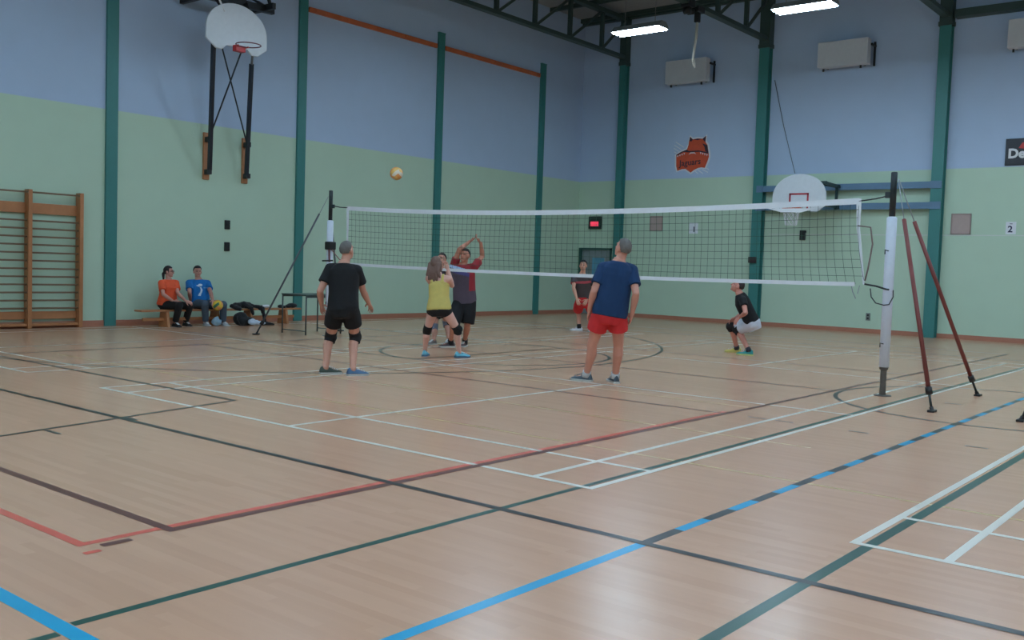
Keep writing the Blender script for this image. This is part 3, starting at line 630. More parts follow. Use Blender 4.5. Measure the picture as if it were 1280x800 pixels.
# loose ends of cord under the right corner
MB().tube([(NX, 4.22, 1.30), (NX, 4.20, 1.22), (NX, 4.16, 1.14)], .006, 5).tube([(NX, 4.12, 1.30), (NX, 4.14, 1.20)], .005, 5).build('loose_cord', M_lcord, t)
# ------------------------------------------------------------------ benches, table, bags
def bench(x0, x1, legs, label, y=17.0):
    t = thing('wooden_bench', ((x0+x1)/2, y, 0), label, 'bench', 'low benches')
    MB().box(x0, x1, y-.13, y+.13, .30, .335).build('seat_board', M_wood, t, bevel=.006)
    MB().box(x0+.1, x1-.1, y-.02, y+.02, .12, .18).build('stretcher', M_wood, t, bevel=.004)
    for x in legs:
        MB().prism([(x-.03, y-.17, 0), (x-.03, y+.17, 0), (x-.03, y+.11, .30), (x-.03, y-.11, .30)], (.06, 0, 0)).build('leg', M_wood, t, bevel=.005)
    return t
bench(9.72, 11.93, (10.28, 11.4), 'low wooden bench with the two seated people on it')
bench(11.97, 13.48, (12.2, 13.1), 'low wooden bench carrying the black jacket, near the table')
# small tube-framed table by the left post
t = thing('folding_table', (11.84, 14.5, 0), 'thin metal-framed table left of the man in black, by the left post', 'table')
TX0, TX1, TY0, TY1 = 11.42, 12.26, 14.15, 14.84
MB().rbox(((TX0+TX1)/2, (TY0+TY1)/2, .735), (TX1-TX0+.04, TY1-TY0+.04, .022), bev=.006).build('table_top', mat('grey_green_top', (70, 88, 84), .4), t)
M_tub = mat('grey_tube', (74, 84, 84), .35, metal=.4)
for x in (TX0, TX1):
    for y in (TY0, TY1): MB().tube([(x, y, 0), (x, y, .725)], .014, 8).build('leg', M_tub, t, smooth=True)
for x in (TX0, TX1): MB().tube([(x, TY0, .07), (x, TY1, .07)], .009, 8).build('leg_brace', M_tub, t)
for y in (TY0, TY1): MB().beam((TX0, y, .705), (TX1, y, .705), .018, .035).build('apron_rail', M_tub, t)
# items on the right-hand bench and floor
M_cloth = mat('black_cloth', (20, 21, 24), .85, noise=.2, bump=.3, sheen=.2)
def remesh_obj(mb, name, m, vox, smooth_it, parent=None, origin=None, decim=None, paint=None, disp=0.):
    """union of overlapping solids as one continuous surface"""
    me = bpy.data.meshes.new(name); me.from_pydata([tuple(v) for v in mb.v], [], mb.f)
    bm = bmesh.new(); bm.from_mesh(me); bmesh.ops.recalc_face_normals(bm, faces=bm.faces[:]); bm.to_mesh(me); bm.free()
    tmp = bpy.data.objects.new(name, me); COL.objects.link(tmp)
    md = tmp.modifiers.new('r', 'REMESH'); md.mode = 'VOXEL'; md.voxel_size = vox; md.adaptivity = 0
    if disp:
        tx = bpy.data.textures.new(name, 'CLOUDS'); tx.noise_scale = .08
        dm = tmp.modifiers.new('d', 'DISPLACE'); dm.texture = tx; dm.strength = disp; dm.mid_level = .5
    if smooth_it:
        sm = tmp.modifiers.new('s', 'SMOOTH'); sm.factor = .5; sm.iterations = smooth_it
    if decim:
        dc = tmp.modifiers.new('c', 'DECIMATE'); dc.ratio = decim
    bpy.context.view_layer.update(); dg = bpy.context.evaluated_depsgraph_get()
    out = bpy.data.meshes.new_from_object(tmp.evaluated_get(dg)); bpy.data.objects.remove(tmp); bpy.data.meshes.remove(me)
    out.materials.clear()
    o = bpy.data.objects.new(name, out); COL.objects.link(o); out.name = name
    for q in (m if isinstance(m, (list, tuple)) else [m]): out.materials.append(q)
    out.polygons.foreach_set('use_smooth', [True]*len(out.polygons))
    if paint is not None:
        cs = np.empty(len(out.polygons)*3, 'f'); out.polygons.foreach_get('center', cs); idx = paint(cs.reshape(-1, 3).astype('d')).astype('i4')
        out.polygons.foreach_set('material_index', idx)
    base = V((0, 0, 0))
    if parent is not None:
        o.parent = parent; p = parent
        while p is not None: base += p.location; p = p.parent
        out.transform(Matrix.Translation(-base))
    elif origin is not None: out.transform(Matrix.Translation(-V(origin))); o.location = origin
    return o
mb = MB()
mb.capsule((11.80, 16.95, .40), (12.18, 16.98, .41), .055, .07).capsule((12.1, 16.93, .40), (12.42, 16.94, .37), .05, .035).capsule((12.36, 16.92, .37), (12.42, 16.80, .33), .045, .045).capsule((12.42, 16.80, .33), (12.45, 16.77, .08), .042, .036)
mb.capsule((12.02, 16.93, .44), (12.12, 16.80, .36), .05, .05).capsule((12.12, 16.80, .36), (12.16, 16.77, .24), .045, .03).capsule((11.76, 16.94, .40), (11.84, 16.80, .34), .045, .05)
tag(remesh_obj(mb, 'jacket', M_cloth, .012, 4, origin=(12.1, 16.95, .38), disp=.045), 'black jacket draped over the bench with one sleeve hanging down', 'jacket')
t = thing('backpack', (11.92, 16.78, 0), 'black backpack slumped on the floor in front of the bench', 'backpack')
mb = MB(); mb.ellipsoid((11.86, 16.78, .14), V((1, 0, 0)), V((0, 1, 0)), V((0, 0, 1)), .17, .10, .14).ellipsoid((12.0, 16.74, .09), V((1, 0, 0)), V((0, 1, 0)), V((0, 0, 1)), .20, .09, .09).ellipsoid((11.84, 16.70, .10), V((1, 0, 0)), V((0, 1, 0)), V((0, 0, 1)), .10, .05, .08)
remesh_obj(mb, 'bag_body', M_cloth, .012, 4, t, disp=.015)
MB().tube([(11.74, 16.72, .2), (11.7, 16.66, .12), (11.74, 16.62, .02), (11.86, 16.6, .015)], .014, 6).build('shoulder_strap', M_cloth, t)
mb = MB(); mb.ellipsoid((12.02, 16.54, .075), V((1, .1, 0)), V((0, 1, 0)), V((0, 0, 1)), .15, .08, .055).ellipsoid((12.12, 16.51, .06), V((1, -.4, 0)).normalized(), V((0, 1, 0)), V((0, 0, 1)), .13, .06, .045).ellipsoid((11.97, 16.54, .09), V((1, 0, 0)), V((0, 1, 0)), V((0, 0, 1)), .09, .06, .06)
tag(remesh_obj(mb, 'towel', mat('pale_towel', (196, 210, 226), .9, bump=.2), .010, 4, origin=(12.0, 16.6, .05), disp=.06), 'crumpled pale towel lying by the black backpack', 'towel')
def shoe_mesh(mb_u, mb_s, base, d, L=.28, W=.098, pitch=0.):
    """shoe: base = floor point under the heel's back end; d = toe direction"""
    base = V(base); d = V(d); d.z = 0; d.normalize(); l = V((-d.y, d.x, 0)); d2 = d; up = V((0, 0, 1))
    if pitch:
        q = Matrix.Rotation(math.radians(-pitch), 3, l); d2 = (Matrix.Rotation(math.radians(pitch), 3, l) @ d); up = (Matrix.Rotation(math.radians(pitch), 3, l) @ up)
        base = base+d*L-d2*L
    st = [(0, .55, .062, .01), (.04, .70, .090, 0), (.16, .78, .105, 0), (.30, .78, .098, 0), (.42, .80, .082, 0), (.60, .92, .064, 0), (.78, .98, .052, 0), (.90, .84, .044, 0), (.97, .55, .036, 0), (1.0, .25, .028, 0)]
    rings = []
    for t_, wf, h, _ in st:
        c = base+d2*(L*t_); w = W/2*wf; rg = []
        for k in range(16):
            a = 2*PI*k/16; x = math.cos(a); z = math.sin(a)
            rg.append(c+l*(w*x*(1 if z < .2 else 1-.35*(z-.2)))+up*(.016+(h-.016)*max(0, z)*1.0 if z > 0 else .016))
        rings.append(rg)
    mb_u.loft(rings)
    rings = []
    for t_, wf, h, _ in st:
        c = base+d2*(L*(-.015+t_*1.03)); w = W/2*wf*1.08+.003; toe = .008 if t_ > .95 else 0
        rings.append([c+l*w+up*toe, c-l*w+up*toe, c-l*w*1.02+up*.024, c+l*w*1.02+up*.024])
    mb_s.loft(rings)
for p, d, lb in (((12.30, 16.70, 0), (1, -.3, 0), 'black shoe on the floor at the end of the towel, toe to the right'),):
    t = thing('shoe', p, lb, 'shoe'); u_, s_ = MB(), MB(); shoe_mesh(u_, s_, p, d, .29, .1)
    u_.build('upper', M_cloth, t, smooth=True); s_.build('sole', M_out, t)
# bottle lying on the bench
t = thing('water_bottle', (12.45, 16.9, .37), 'white water bottle with black cap lying on the bench', 'bottle')
MB().tube([(12.53, 16.98, .373), (12.55, 16.98, .373), (12.69, 17.0, .373), (12.715, 17.0, .373)], [.03, .036, .036, .03], 14).build('bottle_body', M_white, t, smooth=True)
MB().tube([(12.47, 16.975, .373), (12.53, 16.98, .373)], [.022, .026], 12).build('cap', M_black, t)
mb = MB(); mb.ellipsoid((13.03, 17.0, .37), V((1, 0, 0)), V((0, 1, 0)), V((0, 0, 1)), .07, .06, .04).ellipsoid((13.1, 16.98, .36), V((1, 0, 0)), V((0, 1, 0)), V((0, 0, 1)), .05, .05, .03)
tag(remesh_obj(mb, 'glove_bundle', M_cloth, .008, 3, origin=(13.05, 17, .35)), 'small black bundle on the right end of the bench', 'bundle')
mb = MB(); mb.ellipsoid((13.33, 17.0, .385), V((1, 0, 0)), V((0, 1, 0)), V((0, 0, 1)), .13, .09, .055).ellipsoid((13.24, 17.0, .37), V((1, 0, 0)), V((0, 1, 0)), V((0, 0, 1)), .08, .08, .04)
tag(remesh_obj(mb, 'sports_bag', M_cloth, .008, 3, origin=(13.3, 17, .35)), 'dark rolled bag lying at the bench end beyond the table', 'bag')
mb = MB(); mb.ellipsoid((11.30, 16.78, .09), V((1, 0, 0)), V((0, 1, 0)), V((0, 0, 1)), .11, .07, .08).ellipsoid((11.27, 16.77, .14), V((1, 0, .3)).normalized(), V((0, 1, 0)), V((-.3, 0, 1)).normalized(), .08, .05, .055)
tag(remesh_obj(mb, 'plastic_bag', mat('pale_blue_plastic', (150, 184, 204), .3), .008, 3, origin=(11.3, 16.78, 0), disp=.05), 'pale blue plastic bag on the floor between the seated man\'s feet', 'bag')

# ------------------------------------------------------------------ volleyballs
def ball(c, r, cols, label):
    mb = MB(); n, m = 48, 24; vs = []; 
    c = V(c)
    for k in range(m+1):
        t_ = -PI/2+PI*k/m
        for i in range(n): a = 2*PI*i/n; vs.append(V((math.cos(t_)*math.cos(a), math.cos(t_)*math.sin(a), math.sin(t_))))
    R_ = Matrix.Rotation(.7, 3, 'X') @ Matrix.Rotation(.5, 3, 'Y')
    for k in range(m):
        for i in range(n):
            j = (i+1) % n; q = (k*n+i, k*n+j, (k+1)*n+j, (k+1)*n+i); ce = sum((vs[x] for x in q), V((0, 0, 0))); ce = ce/4
            ax = max(range(3), key=lambda z: abs(ce[z])); sgn = 0 if ce[ax] > 0 else 1
            o2 = ce[(ax+1) % 3]/abs(ce[ax]); mb.slot(int((math.floor((o2+1)*1.5)+ax+sgn) % len(cols)))
            mb.add([c+R_ @ (vs[x]*r) for x in q], [(0, 1, 2, 3)])
    o = mb.build('volleyball', cols, origin=c, smooth=True)
    bm = bmesh.new(); bm.from_mesh(o.data); bmesh.ops.remove_doubles(bm, verts=bm.verts[:], dist=1e-5); bmesh.ops.recalc_face_normals(bm, faces=bm.faces[:]); bm.to_mesh(o.data); bm.free()
    return tag(o, label, 'ball', 'volleyballs')
M_by = mat('ball_yellow', (226, 190, 60), .5); M_bo = mat('ball_orange', (222, 150, 84), .5); M_bw = mat('ball_white', (220, 210, 190), .5); M_bg = mat('ball_green', (40, 110, 80), .5)
ball(BALL, .108, [M_bo, M_bw, mat('ball_sand', (222, 178, 96), .5)], 'orange and white volleyball in the air above the left end of the net')

# ------------------------------------------------------------------ people
def nz(v): return V(v).normalized()
def skin_of(k, c): return mat('skin_'+k, c, .55, noise=.05, nscale=20)
M_eye = mat('eye_dark', (44, 32, 28), .4)
def sstep(a, b, x): t_ = min(1, max(0, (x-a)/(b-a))); return t_*t_*(3-2*t_)
def torso_rings(J, wd, rows):
    """rows: (t along pelvis-neck, half width, half depth, forward offset)"""
    p = V(J['pelvis']); n = V(J['neck']); ax = (n-p); ll = ax.length; up = ax.normalized()
    lat0 = nz(V(J['hipL'])-V(J['hipR'])); lat1 = nz(V(J['shL'])-V(J['shR'])); rs = []
    for t_, a, b, fo in rows:
        k = min(1, max(0, t_)); l = nz(lat0*(1-k)+lat1*k); l = nz(l-up*l.dot(up)); f = l.cross(up)*1
        tf = V(J['tf'])
        if f.dot(tf) < 0: f = -f
        c = p+ax*t_+f*fo; rs.append([c+l*(a*wd*math.copysign(abs(math.cos(q))**.85, math.cos(q)))+f*(b*wd*math.copysign(abs(math.sin(q))**.85, math.sin(q))) for q in [2*PI*i/24 for i in range(24)]])
    return rs
MALE = [(-.16, .10, .085, 0), (-.08, .150, .105, 0), (.04, .165, .112, -.005), (.18, .155, .108, 0), (.36, .148, .104, .005), (.55, .158, .112, .01), (.72, .170, .116, .01), (.84, .160, .100, 0), (.93, .115, .080, -.005), (1.0, .070, .066, -.005), (1.06, .055, .058, 0)]
FEM = [(-.16, .10, .085, 0), (-.08, .155, .108, -.005), (.04, .168, .114, -.01), (.18, .148, .102, 0), (.36, .122, .092, .005), (.55, .132, .100, .01), (.70, .142, .118, .02), (.84, .135, .090, 0), (.93, .098, .070, -.005), (1.0, .060, .058, -.005), (1.06, .048, .050, 0)]
def hand(mb, w, hd, J, side, s, curl=26, pn=None):
    w = V(w); hd = V(hd); d = nz(hd-w); L = .185*s
    pel = V(J['pelvis']); a = V(pn) if pn is not None else pel-w
    a = a-d*a.dot(d); pnm = nz(a) if a.length > .02 else frame(d)[0]
    b = d.cross(pnm)
    ref = V(J['tf'])+V((0, 0, .3))
    if b.dot(ref) < 0: b = -b                                # thumb side
    # palm
    rs = []
    for t_, hw, th in ((-.02, .026, .022), (.15, .030, .020), (.32, .040, .017), (.50, .042, .014), (.54, .038, .011)):
        rs.append(mb.ring(w+d*(L*t_), b, pnm, hw*s, th*s, 14))
    mb.loft(rs)
    for q, (off, fl_) in enumerate(((.033, .37), (.011, .42), (-.011, .40), (-.032, .32))):
        p = w+d*(L*.47)+b*(off*s); spread = b*(off*.9)
        dd = nz(d+spread*2.2); ln = L*fl_*1.12
        for k, fr in enumerate((.42, .32, .26)):
            ang = math.radians(curl*(.5 if k == 0 else 1)); e = nz(dd*math.cos(ang)+pnm*math.sin(ang)); p2 = p+e*(ln*fr)
            mb.capsule(p, p2, (.0092-.0006*k)*s, (.0088-.0008*k)*s, 10); p = p2; dd = e
    p = w+d*(L*.14)+b*(.024*s); e = nz(d*.62+b*.70+pnm*.25); p2 = p+e*(.045*s); mb.capsule(p, p2, .014*s, .011*s, 10)
    e = nz(d*.85+b*.35+pnm*.35); mb.capsule(p2, p2+e*(.032*s), .0105*s, .009*s, 10)
def person(key, label, o):
    J = {k: V(v) for k, v in PEOPLE[key].items()}; H = o.get('H', 1.74); s = H/1.75; wd = o.get('wd', 1)*s
    fem = o.get('fem', False); rows = FEM if fem else MALE
    base = V(((J['ankL'].x+J['ankR'].x)/2, (J['ankL'].y+J['ankR'].y)/2, 0))
    t = thing('person', base, label, 'person', o.get('group'))
    lk = o.get('limb', 1.0)*s*(.92 if fem else 1)
    mb = MB()
    mb.loft(torso_rings(J, wd, rows))
    up = nz(J['neck']-J['pelvis'])
    for S in 'LR':
        sg = 1 if S == 'L' else -1; lat = nz(J['shL']-J['shR'])*sg
        inn = J['neck']-up*(.045*s)+lat*(.035*s)
        mb.capsule(inn, J['sh'+S], .050*lk, .056*lk)
        e, w = J['el'+S], J['wr'+S]
        mb.tube([J['sh'+S], J['sh'+S].lerp(e, .35), J['sh'+S].lerp(e, .8), e], [.052*lk, .050*lk, .041*lk, .038*lk], 14); mb.capsule(J['sh'+S], J['sh'+S].lerp(e, .1), .054*lk, .052*lk); mb.sphere(e, .0385*lk)
        mb.tube([e, e.lerp(w, .25), e.lerp(w, .6), w], [.038*lk, .0425*lk, .034*lk, .0265*lk], 14); mb.sphere(w, .0265*lk)
        hand(mb, w, J['hd'+S], J, S, s, o.get('curl', 26), o.get('pn'+S))
        h, k, a = J['hip'+S], J['kn'+S], J['ank'+S]
        mb.tube([h, h.lerp(k, .3), h.lerp(k, .75), k], [.088*lk, .084*lk, .064*lk, .056*lk], 16); mb.sphere(h, .088*lk); mb.sphere(k, .057*lk)
        toe = V(J['aimL' if S == 'L' else 'aimR']); d = nz(a-k); back = -(toe-d*toe.dot(d)); back = nz(back) if back.length > .05 else V((0, 0, 0))
        mb.tube([k, k.lerp(a, .28)+back*.018*s, k.lerp(a, .65)+back*.006*s, a], [.054*lk, .058*lk, .043*lk, .036*lk], 16); mb.sphere(a, .038*lk)
        mb.capsule(a+V((0, 0, -.035)), a+toe*(.13*s)+V((0, 0, -.05)), .032*s, .024*s)
    # head
    f = nz(J['hf']); c = J['head']; l = nz(V((0, 0, 1)).cross(f)); u = nz(f.cross(l)); q = s*o.get('hs', 1.0)
    mb.ellipsoid(c+u*.022*q-f*.012*q, l, f, u, .074*q, .092*q, .094*q, 28, 18)
    mb.ellipsoid(c+f*.022*q-u*.036*q, l, f, u, .060*q, .068*q, .082*q, 24, 16)
    mb.ellipsoid(c+f*.068*q-u*.092*q, l, f, u, .026*q, .020*q, .022*q)
    mb.capsule(c+f*.082*q+u*.012*q, c+f*.106*q-u*.026*q, .009*q, .0135*q)
    mb.ellipsoid(c+f*.076*q+u*.030*q, l, f, u, .050*q, .016*q, .012*q)
    mb.ellipsoid(c+f*.084*q-u*.058*q, l, f, u, .025*q, .010*q, .011*q)
    for sg in (1, -1): mb.ellipsoid(c+l*(.075*q*sg)-u*.012*q-f*.012*q, l, f, u, .012*q, .022*q, .033*q)
    mb.capsule(J['neck']-up*.05*s, c-u*.055*q-f*.022*q, .058*lk, .052*lk)
    cn = np.array(c); ln_, fn_, un_ = np.array(l), np.array(f), np.array(u)
    def paint(P):
        D = P-cn; a = D@ln_; b = D@fn_; e = D@un_; idx = np.zeros(len(P), int)
        idx[(((np.abs(a)-.031*q)/(.015*q))**2+((e-.006*q)/(.007*q))**2 < 1) & (b > .05*q)] = 1
        idx[(((np.abs(a)-.032*q)/(.019*q))**2+((e-.031*q)/(.0042*q))**2 < 1) & (b > .06*q)] = 2
        idx[((a/(.024*q))**2+((e+.058*q)/(.008*q))**2 < 1) & (b > .06*q)] = 3
        return idx
    sk = o['skin']; sm = skin_of(key, sk); hc = o['hair']
    hm = mat('hair_'+key, hc, .75, noise=.3, nscale=60)
    remesh_obj(mb, 'body', [sm, M_eye, hm, mat('lips_'+key, tuple(int(v*.86-6*(i > 0)) for i, v in enumerate(sk)), .5)], .0052, 2, t, paint=paint)
    # hair: a cap over the skull, tucked under the skin where the face is
    n, m = 40, 28; vs = []; th = o.get('hth', .012)*q; fs = []
    nape = o.get('nape', -.45); brow = o.get('brow', .55)
    for k in range(m+1):
        tt = -PI/2+PI*k/m
        for i in range(n):
            a = 2*PI*i/n; dl, df, du = math.cos(tt)*math.cos(a), math.cos(tt)*math.sin(a), math.sin(tt)
            lim = brow if df > .35 else (brow+(.35-df)*(nape-brow)/1.0 if df > -.3 else nape)
            lim = max(nape, lim) if df <= .35 else lim
            ins = sstep(lim-.10, lim+.06, du); ear = math.exp(-((df+.1)/.3)**2-((du+.35)/.25)**2)
            rad = (1+.0*ear)
            jit = 1+.02*math.sin(9*a+3*tt)*math.sin(11*tt)
            x = .074*q*.90+((.074*q+th)*jit-.074*q*.90)*ins; y = .092*q*.90+((.092*q+th)*jit-.092*q*.90)*ins; z = .094*q*.90+((.094*q+th)*jit-.094*q*.90)*ins
            vs.append(c+u*.022*q-f*.012*q+l*(x*dl)+f*(y*df)+u*(z*du))
    for k in range(m):
        for i in range(n): j = (i+1) % n; fs.append((k*n+i, k*n+j, (k+1)*n+j, (k+1)*n+i))
    hmb = MB(); hmb.add(vs, fs)
    hl = o.get('hairstyle')
    if hl:
        hb = MB(); hb.ellipsoid(c+u*.024*q-f*.022*q, l, f, u, .080*q, .092*q, .098*q, 24, 16)
        if hl == 'long':
            for dx, ln in ((-.078, .17), (-.045, .22), (-.015, .24), (.015, .23), (.045, .21), (.07, .15)):
                p0 = c-f*.06*q+l*dx+u*.01; hb.capsule(p0, p0-V((0, 0, ln*.5))-f*.035, .042*q, .038*q); hb.capsule(p0-V((0, 0, ln*.5))-f*.035, p0-V((0, 0, ln))-f*.04+l*dx*.5, .038*q, .018*q)
            for sg in (1, -1): hb.capsule(c+l*sg*.062*q+u*.03*q, c+l*sg*.066*q-u*.10*q-f*.02, .030*q, .026*q)
        if hl == 'ponytail':
            p0 = c-f*.085*q+u*.01; hb.capsule(p0, p0-f*.03-V((0, 0, .06)), .022, .030); hb.capsule(p0-f*.03-V((0, 0, .06)), p0-f*.02-V((0, 0, .20)), .030, .012)
        hmb.build('hair', hm, t, smooth=True)
        # long hair keeps clear of the face
        remesh_obj(hb, 'ponytail' if hl == 'ponytail' else 'long_hair', hm, .007, 2, t) if hl == 'long' or hl == 'ponytail' else None
    else: hmb.build('hair', hm, t, smooth=True)
    if o.get('glasses'):
        g = MB()
        for sg in (1, -1):
            cc_ = c+l*(.032*q*sg)+f*.094*q+u*.006*q; g.tube([cc_+l*(.022*math.cos(2*PI*i/14))+u*(.017*math.sin(2*PI*i/14)) for i in range(15)], .0028, 6, cap=False)
            g.tube([cc_+l*(.022*sg), c+l*(.076*q*sg)+f*.0+u*.01], .0025, 5)
        g.tube([c+l*.010+f*.098*q+u*.008, c-l*.010+f*.098*q+u*.008], .0025, 5); g.build('glasses', M_black, t)
    # ---- clothing
    g = o.get('infl', .016)
    sh = o.get('shirt')
    if sh:
        hem = sh.get('hem', -.02); mb = MB(); fl_ = sh.get('flare', 1.03)
        rr = [r for r in rows if r[0] > hem+.03 and r[0] < .98]
        def interp(t_):
            for r0, r1 in zip(rows, rows[1:]):
                if r0[0] <= t_ <= r1[0]:
                    k = (t_-r0[0])/(r1[0]-r0[0]); return tuple(r0[i]*(1-k)+r1[i]*k for i in range(4))
        h0 = interp(hem); belly = sh.get('loose', .0)
        R_ = [(hem, max(h0[1], .155)*fl_+g, max(h0[2], .112)*fl_+g*1.3, h0[3])]+[(r[0], r[1]+g+belly*max(0, 1-abs(r[0]-.3)*2), r[2]+g+belly*max(0, 1-abs(r[0]-.3)*2), r[3]) for r in rr]
        if sh['kind'] == 'tee':
            R_ += [(.985, .078+.006, .074+.006, -.005)]
            mb.loft(torso_rings(J, wd, R_))
            for S in 'LR':
                sg = 1 if S == 'L' else -1; lat = nz(J['shL']-J['shR'])*sg; a, e = J['sh'+S], J['el'+S]; inn = J['neck']-up*(.06*s)+lat*(.04*s); fr = sh.get('sleeve', .62)
                mb.capsule(inn, a, .061*lk, .063*lk+g*.45); mb.sphere(a, .051*lk+g*.8)
                mb.tube([a.lerp(e, -.05), a.lerp(e, fr*.5), a.lerp(e, fr)], [.052*lk+g, .054*lk+g, .056*lk+g*1.1], 18)
        else:
            R_ = [r for r in R_ if r[0] < .80]+[(.80, .118, .104, .005)]
            mb.loft(torso_rings(J, wd, R_))
            for sg in (1, -1):
                lat = nz(J['shL']-J['shR'])*sg; n_ = J['neck']; tf = nz(J['tf'])
                pts = [J['pelvis'].lerp(n_, .78)+lat*.085*s-tf*.085*s, n_-up*.005+lat*.08*s-tf*.035*s-up*.02, n_-up*.012+lat*.078*s+tf*.02*s, J['pelvis'].lerp(n_, .78)+lat*.08*s+tf*.10*s]
                for a, b in zip(pts, pts[1:]): mb.capsule(a, b, .024, .024)
        remesh_obj(mb, sh.get('name', 't_shirt'), sh['mat'], .008, 3, t, paint=sh.get('paint'))
    pa = o.get('pants')
    if pa:
        mb = MB(); rr = [(-.20, .100, .082, 0), (-.15, .112, .094, 0)]+[r for r in rows if -.1 < r[0] < pa.get('waist', .14)]+[(pa.get('waist', .14), .152 if not fem else .14, .108 if not fem else .10, 0)]
        mb.loft(torso_rings(J, wd, [(r[0], r[1]+g*1.0+.004, r[2]+g*1.15+.006, r[3]) for r in rr]))
        for S in 'LR':
            h, k, a = J['hip'+S], J['kn'+S], J['ank'+S]; fr = pa['len']; fl_ = pa.get('flare', 0)
            r0 = .090*lk+g*.8
            if fr <= 1: mb.tube([h.lerp(k, -.04), h.lerp(k, fr*.5), h.lerp(k, fr)], [r0, .088*lk+g*.8+fl_*.5, max(.06, .088-.026*fr)*lk+g*.8+fl_], 20)
            else:
                q_ = min(1, fr-1); toe = V(J['aimL' if S == 'L' else 'aimR'])
                mb.tube([h.lerp(k, -.04), h.lerp(k, .5), h.lerp(k, .85), k, k.lerp(a, .15), k.lerp(a, .6), k.lerp(a, q_)], [r0, .082*lk+g*.7, .068*lk+g*.7, .064*lk+g*.7, .064*lk+g*.7, .056*lk+g*.8, .050*lk+g*.8], 18)
            mb.sphere(h, r0)
            if fr > 1: mb.sphere(k, .074*lk+g*.5)
        remesh_obj(mb, pa['name'], pa['mat'], .008, 3, t, paint=pa.get('paint'))
    for S in 'LR':
        k, a, h = J['kn'+S], J['ank'+S], J['hip'+S]; toe = V(J['aimL' if S == 'L' else 'aimR'])
        if o.get('pads'):
            mb = MB(); mb.tube([k.lerp(h, .20), k.lerp(h, .05), k.lerp(a, .05), k.lerp(a, .19)], [.072*lk, .070*lk, .070*lk, .064*lk], 18); mb.ellipsoid(k+nz(toe)*.025*s, V((1, 0, 0)), V((0, 1, 0)), V((0, 0, 1)), .056*lk, .056*lk, .07*lk); mb.sphere(k, .071*lk); mb.sphere(k-nz(h-k+a-k)*.016*s if (h-k+a-k).length > .12 else k, .068*lk)
            remesh_obj(mb, 'knee_pad', o['pads'], .008, 2, t)
        if o.get('socks'):
            so, hi = o['socks']; MB().tube([a+V((0, 0, -.03)), a.lerp(k, hi*.5), a.lerp(k, hi)], [.051*lk, .049*lk, .049*lk], 14).build('sock', so, t, smooth=True)
        so = o['shoes'][0 if S == 'L' else 1] if isinstance(o['shoes'], list) else o['shoes']
        um, dm = MB(), MB(); ptch = o.get('pitch'+S, 0)
        hb = V((a.x, a.y, max(0, a.z-.086)))-nz(toe)*(.075*s)
        shoe_mesh(um, dm, hb, toe, .285*s, .102*s, ptch)
        ub = um.build('shoe', so[0], t, smooth=True); dm.build('sole', so[1], ub)
        lc = MB()
        for i in range(4):
            p = hb+nz(toe)*(.13+.03*i)*s; l_ = V((-toe.y, toe.x, 0)).normalized(); z = (.100-.011*i)*s
            lc.beam(p-l_*.022*s+V((0, 0, z-.012)), p+l_*.022*s+V((0, 0, z-.006)), .008, .012)
        lc.build('laces', so[2] if len(so) > 2 else M_white, ub)
    return t, J
K = lambda n, c, **k: mat(n, c, .85, noise=.12, nscale=14, **k)
B_ = M_black
skin1 = (206, 150, 128)
T_black = K('black_shirt', (15, 16, 19)); S_black = K('black_shorts', (17, 17, 20)); PADS = K('black_knee_pad', (20, 20, 22))
wsole = mat('pale_sole', (196, 196, 190), .6); dsole = mat('dark_sole', (48, 50, 54), .6)
person('black', 'grey-haired man in black shirt and shorts seen from behind, left of the net', dict(H=1.70, wd=1.06, limb=1.06, skin=skin1, hair=(104, 100, 96), hth=.009, nape=-.5,
    shirt=dict(kind='tee', mat=[T_black, K('red_sleeve_trim', (190, 56, 60))], hem=-.06, sleeve=.62, loose=.012), pants=dict(name='shorts', mat=S_black, len=.56, flare=.02, waist=.22), pads=PADS,
    shoes=[(mat('shoe_dark_green', (58, 72, 62), .6), wsole), (mat('shoe_blue_grey', (74, 110, 146), .6), wsole)]))
person('yellow', 'woman in yellow tank top and short black shorts with brown hair, at the net', dict(H=1.64, wd=1.02, fem=True, limb=1.08, skin=(222, 172, 156), hair=(116, 90, 80), hairstyle='long', hth=.014,
    shirt=dict(kind='tank', name='tank_top', mat=K('yellow_top', (206, 186, 104)), hem=-.02, flare=1.06, loose=.022), pants=dict(name='shorts', mat=S_black, len=.20, flare=.0, waist=.22), pads=PADS, pitchL=0, curl=30,
    shoes=(mat('shoe_turquoise', (110, 186, 206), .55), mat('blue_sole', (70, 110, 140), .6))))
PM = PEOPLE['maroon']; mp, mn = np.array(PM['pelvis']), np.array(PM['neck']); mr = np.array(PM['shR'])-np.array(PM['shL']); mr /= np.linalg.norm(mr)
def maroon_paint(P):
    D = P-mp; t_ = (D@(mn-mp))/((mn-mp)@(mn-mp)); x = D@mr; idx = np.zeros(len(P), int)
    k = t_-.06*x/.15*1.2
    idx[k < .80] = 2; idx[(k >= .80) & (k < .88) & (x > -.06)] = 1
    idx[(idx == 2) & (x < -.10) & (t_ > .28)] = 0; idx[(idx == 2) & (k > .70)] = 3
    return idx
person('maroon', 'dark-haired man in maroon and purple-grey shirt reaching both arms up behind the net', dict(H=1.76, wd=1.04, skin=(196, 132, 108), hair=(40, 32, 30), hth=.012, curl=18, pnL=(0, 0, 1), pnR=(0, 0, 1),
    shirt=dict(kind='tee', mat=[K('maroon_cloth', (150, 38, 46)), K('pale_blue_cloth', (176, 200, 232)), K('purple_grey_cloth', (82, 70, 82)), K('violet_cloth', (74, 70, 120))], hem=-.05, sleeve=.5, loose=.02, paint=maroon_paint), pants=dict(name='shorts', mat=S_black, len=.95, flare=.04, waist=.22),
    socks=(K('black_sock', (28, 28, 32)), .16), shoes=(mat('shoe_black_red', (70, 52, 54), .6), wsole)))
